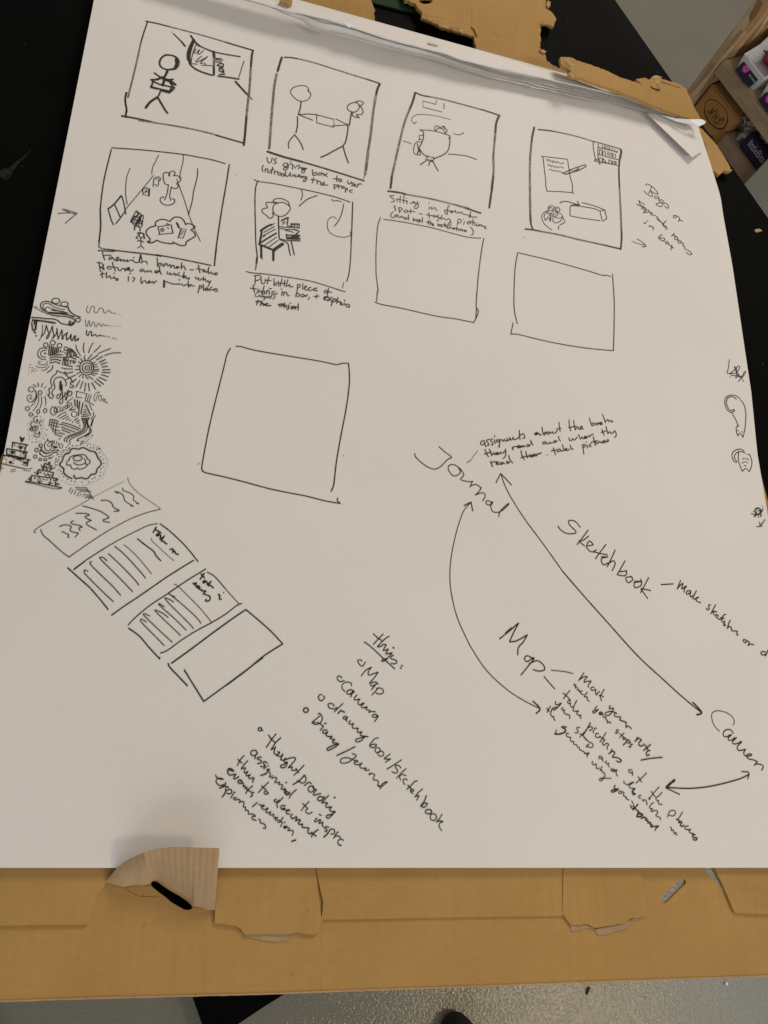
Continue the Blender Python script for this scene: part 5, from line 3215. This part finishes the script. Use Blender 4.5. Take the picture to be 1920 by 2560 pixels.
uL, _ = sq(1768, 200)
_, zt = sq(1836, 184)
_, zb = sq(1811, 218)
sh = thing('shelf', 'open strand board shelf standing on the floor right of the table', 'shelf', W(uL, P0, FLOOR))
ubox('side_panel', uL - 0.020, uL, P0, P0 + 0.36, FLOOR, 0.16, M['osb'], sh)
ubox('back_panel', uL, uL + 0.95, P0 + 0.345, P0 + 0.36, FLOOR, 0.16, M['osb'], sh)
ubox('shelf_board', uL + 0.0005, uL + 0.95, P0 - 0.002, P0 + 0.344, zb, zt, M['plywood'], sh, 0.003)
_, zl = sq(1838, 374)
ubox('side_panel', uL + 0.951, uL + 0.971, P0, P0 + 0.36, FLOOR, 0.16, M['osb'], sh)


def text_mesh(s, size, org, ux, uy, off, name, mt, parent, sx=1.0):
    c = bpy.data.curves.new(name, 'FONT')
    c.body = s
    c.size = size
    c.resolution_u = 3
    to = bpy.data.objects.new(name, c)
    COL.objects.link(to)
    bpy.context.view_layer.update()
    me = bpy.data.meshes.new_from_object(to.evaluated_get(bpy.context.evaluated_depsgraph_get()))
    bpy.data.objects.remove(to)
    nn = ux.cross(uy)
    for v in me.vertices:
        v.co = org + ux * v.co.x * sx + uy * v.co.y + nn * off
    me.name = name
    return link(name, me, mt, parent)


def parts_bin(u0, wid_, label, cat_label, grp):
    """white picking bin: low labelled front, sides that climb to a tall back"""
    fz, bz, dp = 0.030, 0.085, 0.16
    pf_ = P0 + 0.012
    u1 = u0 + wid_
    t_ = thing('parts_bin', cat_label, 'bin', W(u0, pf_, zt), grp)
    b_ = bmesh.new()
    th = 0.003
    prof = [(0.0, fz), (0.030, fz + 0.012), (0.075, bz), (dp, bz)]          # rim height by depth
    out = []
    for (ua, ub, da, inn) in ((u0, u1, 0.0, False), (u0 + th, u1 - th, th, True)):
        rowsL, rowsR = [], []
        for d_, h_ in prof:
            dd = min(max(d_, da), dp - da)
            lean = 0.010 * (h_ - fz) / (bz - fz)
            rowsL.append((b_.verts.new(W(ua + (0.004 if inn else 0.004), pf_ + dd, zt + (th if inn else 0.0005))), b_.verts.new(W(ua - lean, pf_ + dd - (0.004 if d_ == 0 else 0), zt + h_))))
            rowsR.append((b_.verts.new(W(ub - 0.004, pf_ + dd, zt + (th if inn else 0.0005))), b_.verts.new(W(ub + lean, pf_ + dd - (0.004 if d_ == 0 else 0), zt + h_))))
        out.append((rowsL, rowsR))
    for rl, rr in out:
        for i in range(len(prof) - 1):
            b_.faces.new((rl[i][0], rl[i + 1][0], rl[i + 1][1], rl[i][1]))
            b_.faces.new((rr[i][0], rr[i][1], rr[i + 1][1], rr[i + 1][0]))
        b_.faces.new((rl[0][0], rl[0][1], rr[0][1], rr[0][0]))
        b_.faces.new((rl[-1][0], rr[-1][0], rr[-1][1], rl[-1][1]))
        b_.faces.new([q[0] for q in rl] + [q[0] for q in reversed(rr)])
    (ol, orr), (il, ir) = out
    for i in range(len(prof) - 1):
        b_.faces.new((ol[i][1], ol[i + 1][1], il[i + 1][1], il[i][1]))
        b_.faces.new((orr[i][1], ir[i][1], ir[i + 1][1], orr[i + 1][1]))
    b_.faces.new((ol[0][1], il[0][1], ir[0][1], orr[0][1]))
    b_.faces.new((ol[-1][1], orr[-1][1], ir[-1][1], il[-1][1]))
    bmesh.ops.recalc_face_normals(b_, faces=b_.faces)
    from_bm('tray', b_, M['bin'], t_)
    # printed card clipped to the front, leaning slightly back
    up_ = (PW * 0.55 + Vector((0, 0, 1))).normalized()
    o_ = W(u0 + 0.008, pf_ - 0.0105, zt + 0.004)
    lw_, lh_ = wid_ - 0.016, 0.026
    b_ = bmesh.new()
    nn = UW.cross(up_)
    vs = []
    for dz_ in (0.0, 0.0012):
        for q, r_ in ((0, 0), (lw_, 0), (lw_, lh_), (0, lh_)):
            vs.append(b_.verts.new(o_ + UW * q + up_ * r_ + nn * dz_))
    for q in ((3, 2, 1, 0), (4, 5, 6, 7), (0, 1, 5, 4), (1, 2, 6, 5), (2, 3, 7, 6), (3, 0, 4, 7)):
        b_.faces.new([vs[k] for k in q])
    card = from_bm('label_card', b_, M['navy'], t_)
    b_ = bmesh.new()
    cc = o_ + UW * 0.013 + up_ * (lh_ * 0.55) + nn * 0.0016
    vs = [b_.verts.new(cc + (UW * math.cos(k * 0.3491) + up_ * math.sin(k * 0.3491)) * 0.0072) for k in range(18)]
    b_.faces.new(vs)
    from_bm('printed_disc', b_, M['magenta'], card)
    b_ = bmesh.new()
    for (ra, rb) in ((0.0040, 0.0033),):
        for k in range(18):
            a0, a1 = k * 0.3491, (k + 1) * 0.3491
            b_.faces.new([b_.verts.new(cc + nn * 0.0003 + (UW * math.cos(a) + up_ * math.sin(a)) * r) for a, r in ((a0, ra), (a1, ra), (a1, rb), (a0, rb))])
    from_bm('printed_ring', b_, M['white_print'], card)
    text_mesh(label, 0.0062, o_ + UW * 0.025 + up_ * (lh_ * 0.42), UW, up_, 0.0016, 'printed_word', M['white_print'], card, 0.62)
    return t_


ub, _ = sq(1833, 170, P0 + 0.008)
ub2, _ = sq(1888, 247, P0 + 0.008)
wb = ub2 - ub - 0.012
parts_bin(ub, wb, 'bend sensor', 'white parts bin holding a red component, its dark label reading bend sensor', 'white bins on the shelf')
parts_bin(ub2, wb, 'wire', 'white parts bin at the right edge, its dark label reading wire', 'white bins on the shelf')

# red part with two leads lying in the first bin
rc = thing('component', 'red plastic component with thin black leads inside the white bin', 'component', W(ub + wb * 0.48, P0 + 0.07, zt + 0.004))
bm = bmesh.new()
cen = W(ub + wb * 0.50, P0 + 0.085, zt + 0.016)
for k in range(9):
    rr = 0.007 + 0.004 * random.random()
    bmesh.ops.create_icosphere(bm, subdivisions=2, radius=rr, matrix=Matrix.Translation(cen + Vector((random.uniform(-.014, .014), random.uniform(-.014, .014), random.uniform(-.004, .010)))))
from_bm('body', bm, M['red'], rc, True)
for dv in ((-0.052, -0.035, 0.028), (0.030, -0.050, 0.022)):
    bm = bmesh.new()
    e_ = W(ub + wb * 0.50 + dv[0] * 0.8, P0 + 0.085 + dv[1], zt + dv[2])
    md = (cen + e_) / 2 + Vector((0, 0, 0.010))
    tube(bm, [cen * (1 - t) ** 2 + md * 2 * t * (1 - t) + e_ * t * t for t in [q / 8 for q in range(9)]], 0.0013)
    from_bm('lead', bm, M['wire'], rc, True)

# brown box with an oval stamp, under the board
uB1, zB1 = sq(1848, 299, P0 + 0.02)
bx = thing('stamped_box', 'brown cardboard box with a dark oval stamp inside the shelf', 'box', W(uL + 0.06, P0 + 0.02, zl - 0.17))
ubox('carton', uL + 0.003, uB1, P0 + 0.02, P0 + 0.22, zl - 0.17, zB1, M['brown_box'], bx, 0.003)
bm = bmesh.new()


def face_strip(bm_, pts, w_, p_):
    """ink line on a vertical face; pts are photo pixels"""
    Q = [sq(x, y, p_) for x, y in pts]
    prev = None
    for i in range(len(Q)):
        a_, b_ = Q[max(0, i - 1)], Q[min(len(Q) - 1, i + 1)]
        d = Vector((b_[0] - a_[0], b_[1] - a_[1]))
        d = d.normalized() if d.length > 1e-9 else Vector((1, 0))
        l = bm_.verts.new(W(Q[i][0] - d.y * w_, p_, Q[i][1] + d.x * w_))
        r = bm_.verts.new(W(Q[i][0] + d.y * w_, p_, Q[i][1] - d.x * w_))
        if prev:
            bm_.faces.new((prev[0], prev[1], r, l))
        prev = (l, r)


FP = P0 + 0.0192
st = lambda pts: [(1720 + x / 8.295, 200 + y / 8.295) for x, y in pts]
face_strip(bm, spline(st([(340, 600), (345, 680), (380, 770), (440, 870), (520, 950), (600, 1005), (680, 1015), (750, 985), (800, 900), (820, 800)])), 0.0011, FP)
face_strip(bm, smooth(st([(820, 800), (815, 720), (770, 620), (690, 520), (590, 445), (490, 405), (410, 425), (355, 500), (340, 600)])), 0.0005, FP)
face_strip(bm, smooth(st([(420, 640), (450, 760), (540, 880), (640, 930), (720, 890), (745, 800)])), 0.0003, FP)
for pts in ([(405, 630), (435, 685), (480, 640)], [(440, 690), (530, 580)], [(470, 660), (500, 690)], [(505, 620), (530, 650)], [(470, 715), (560, 640)], [(560, 640), (585, 670)], [(590, 610), (615, 640)],
            [(500, 790), (600, 700), (640, 740), (545, 830)], [(560, 740), (590, 770)], [(540, 850), (585, 915), (630, 870)], [(585, 915), (690, 815)], [(640, 800), (668, 828)], [(660, 830), (740, 760)], [(700, 860), (760, 800)]):
    face_strip(bm, st(pts), 0.0007, FP)
from_bm('stamp', bm, M['stamp'], bx)
bm = bmesh.new()
face_strip(bm, st([(250, 950), (330, 1030), (420, 1110), (560, 1244)]), 0.0007, FP)
face_strip(bm, st([(470, 1185), (520, 1160)]), 0.0006, FP)
from_bm('tape_seam', bm, M['stamp'], bx)

o = ubox('carton_box', uB1 + 0.002, uL + 0.948, P0 + 0.004, P0 + 0.22, zl - 0.17, zl, M['pink_board'], None, 0.003)
tag(o, 'low pinkish brown carton under the grey wrapping and the violet box', 'box')
ubox('shelf_board', uL + 0.0005, uL + 0.95, P0 - 0.001, P0 + 0.344, zl - 0.19, zl - 0.1705, M['plywood'], sh, 0.003)

# crumpled wrap between the boxes
uW0, zW0 = sq(1795, 352, P0 + 0.015)
uW1, zW1 = sq(1872, 318, P0 + 0.015)
bm = bmesh.new()
bmesh.ops.create_icosphere(bm, subdivisions=5, radius=1.0)
cu, cz = (uB1 + 0.052 + uW1) / 2, (zl + zW1) / 2
for v in bm.verts:
    n_ = v.co.normalized()
    k = 1 + 0.30 * noise.noise(n_ * 2.3) - 0.55 * abs(noise.noise(n_ * 4.1)) + 0.30 * abs(noise.noise(n_ * 9.0)) - 0.10
    q = n_ * k
    bz_ = max(zl + 0.0008, cz + q.z * 0.052)
    v.co = W(cu + max(-0.055, q.x * 0.062), P0 + 0.075 + q.y * 0.058, bz_)
o = from_bm('plastic_wrap', bm, M['bag'], None, True)
o.data.set_sharp_from_angle(angle=math.radians(18))
tag(o, 'crumpled greyish wrapping stuffed between the stamped box and the violet box', 'wrapping')

# violet box with white lettering
uV0, zV0 = sq(1847, 363, P0 + 0.012)
uV1, zV1 = sq(1877, 329, P0 + 0.012)
vb = thing('violet_box', 'dark violet box with white lettering at the right end of the shelf', 'box', W(uV0, P0 + 0.012, zl))
ubox('carton', uV0, uV0 + 0.24, P0 + 0.012, P0 + 0.20, zl + 0.0005, zV1, M['navy'], vb, 0.002)
ut, zt2 = sq(1868, 361, P0 + 0.011)
text_mesh('littleBits', 0.0195, W(ut, P0 + 0.0113, zt2), UW, Vector((0, 0, 1)), 0.0004, 'printed_word', M['white_print'], vb, 0.72)

# pale grey cabinet beside it
uC, zC = sq(1857, 462, P0 - 0.03)
o = ubox('cabinet', uC, uC + 0.8, P0 - 0.03, P0 - 0.008, FLOOR + 0.0008, zt - 0.02, M['cabinet'], None, 0.002)
tag(o, 'pale grey panel standing in front of the right end of the shelf', 'panel')

# ------------------------------------------------------------------ shoes peeping in at the lower edge
def shoe(px, py, ang, label):
    base_ = at(px, py, FLOOR)
    b_ = bmesh.new()
    bmesh.ops.create_uvsphere(b_, u_segments=28, v_segments=16, radius=1)
    for v in b_.verts:
        x, y, z = v.co
        wdt = 0.048 * (1.0 - 0.18 * max(0, -y))
        hh = 0.055 + 0.03 * max(0, -y)
        v.co = Vector((x * wdt, y * 0.14 - 0.14, max(0.0, z) * hh + 0.012 if z > -0.1 else 0.001))
        v.co.rotate(Matrix.Rotation(ang, 3, 'Z'))
        v.co += base_
    o_ = from_bm('shoe', b_, M['shoe'], None, True)
    return tag(o_, label, 'shoe', 'dark shoes at the lower edge')


shoe(1128, 2524, math.radians(8), 'rounded black shoe toe at the lower edge, beside the glinting floor')
shoe(-45, 2536, math.radians(-12), 'black shoe toe in the lower left corner')

o = sheet('paper_scrap', [jag([(1886, 575), (1893, 572), (1900, 572), (1906, 577), (1899, 579), (1890, 581)], 0.6, 3)], TZ + 0.0012, 0.0008, M['card_inside'])
tag(o, 'tiny pale torn scrap on the black table right of the pad', 'scrap')

# crumb of dirt on the floor
bm = bmesh.new()
tube(bm, [at(1473, 2468, FLOOR + 0.002), at(1470, 2477, FLOOR + 0.003), at(1467, 2486, FLOOR + 0.002)], 0.0016)
o = from_bm('twig', bm, M['wire'], None, True)
tag(o, 'tiny dark splinter lying on the shiny floor below the cardboard', 'splinter')
bm = bmesh.new()
bmesh.ops.create_icosphere(bm, subdivisions=2, radius=0.0026, matrix=Matrix.Translation(at(1816, 2459, FLOOR + 0.002)))
o = from_bm('crumb', bm, M['bright_paper'], None, True)
tag(o, 'tiny white crumb on the bluish floor near the lower right corner', 'crumb')
bpy.context.view_layer.update()
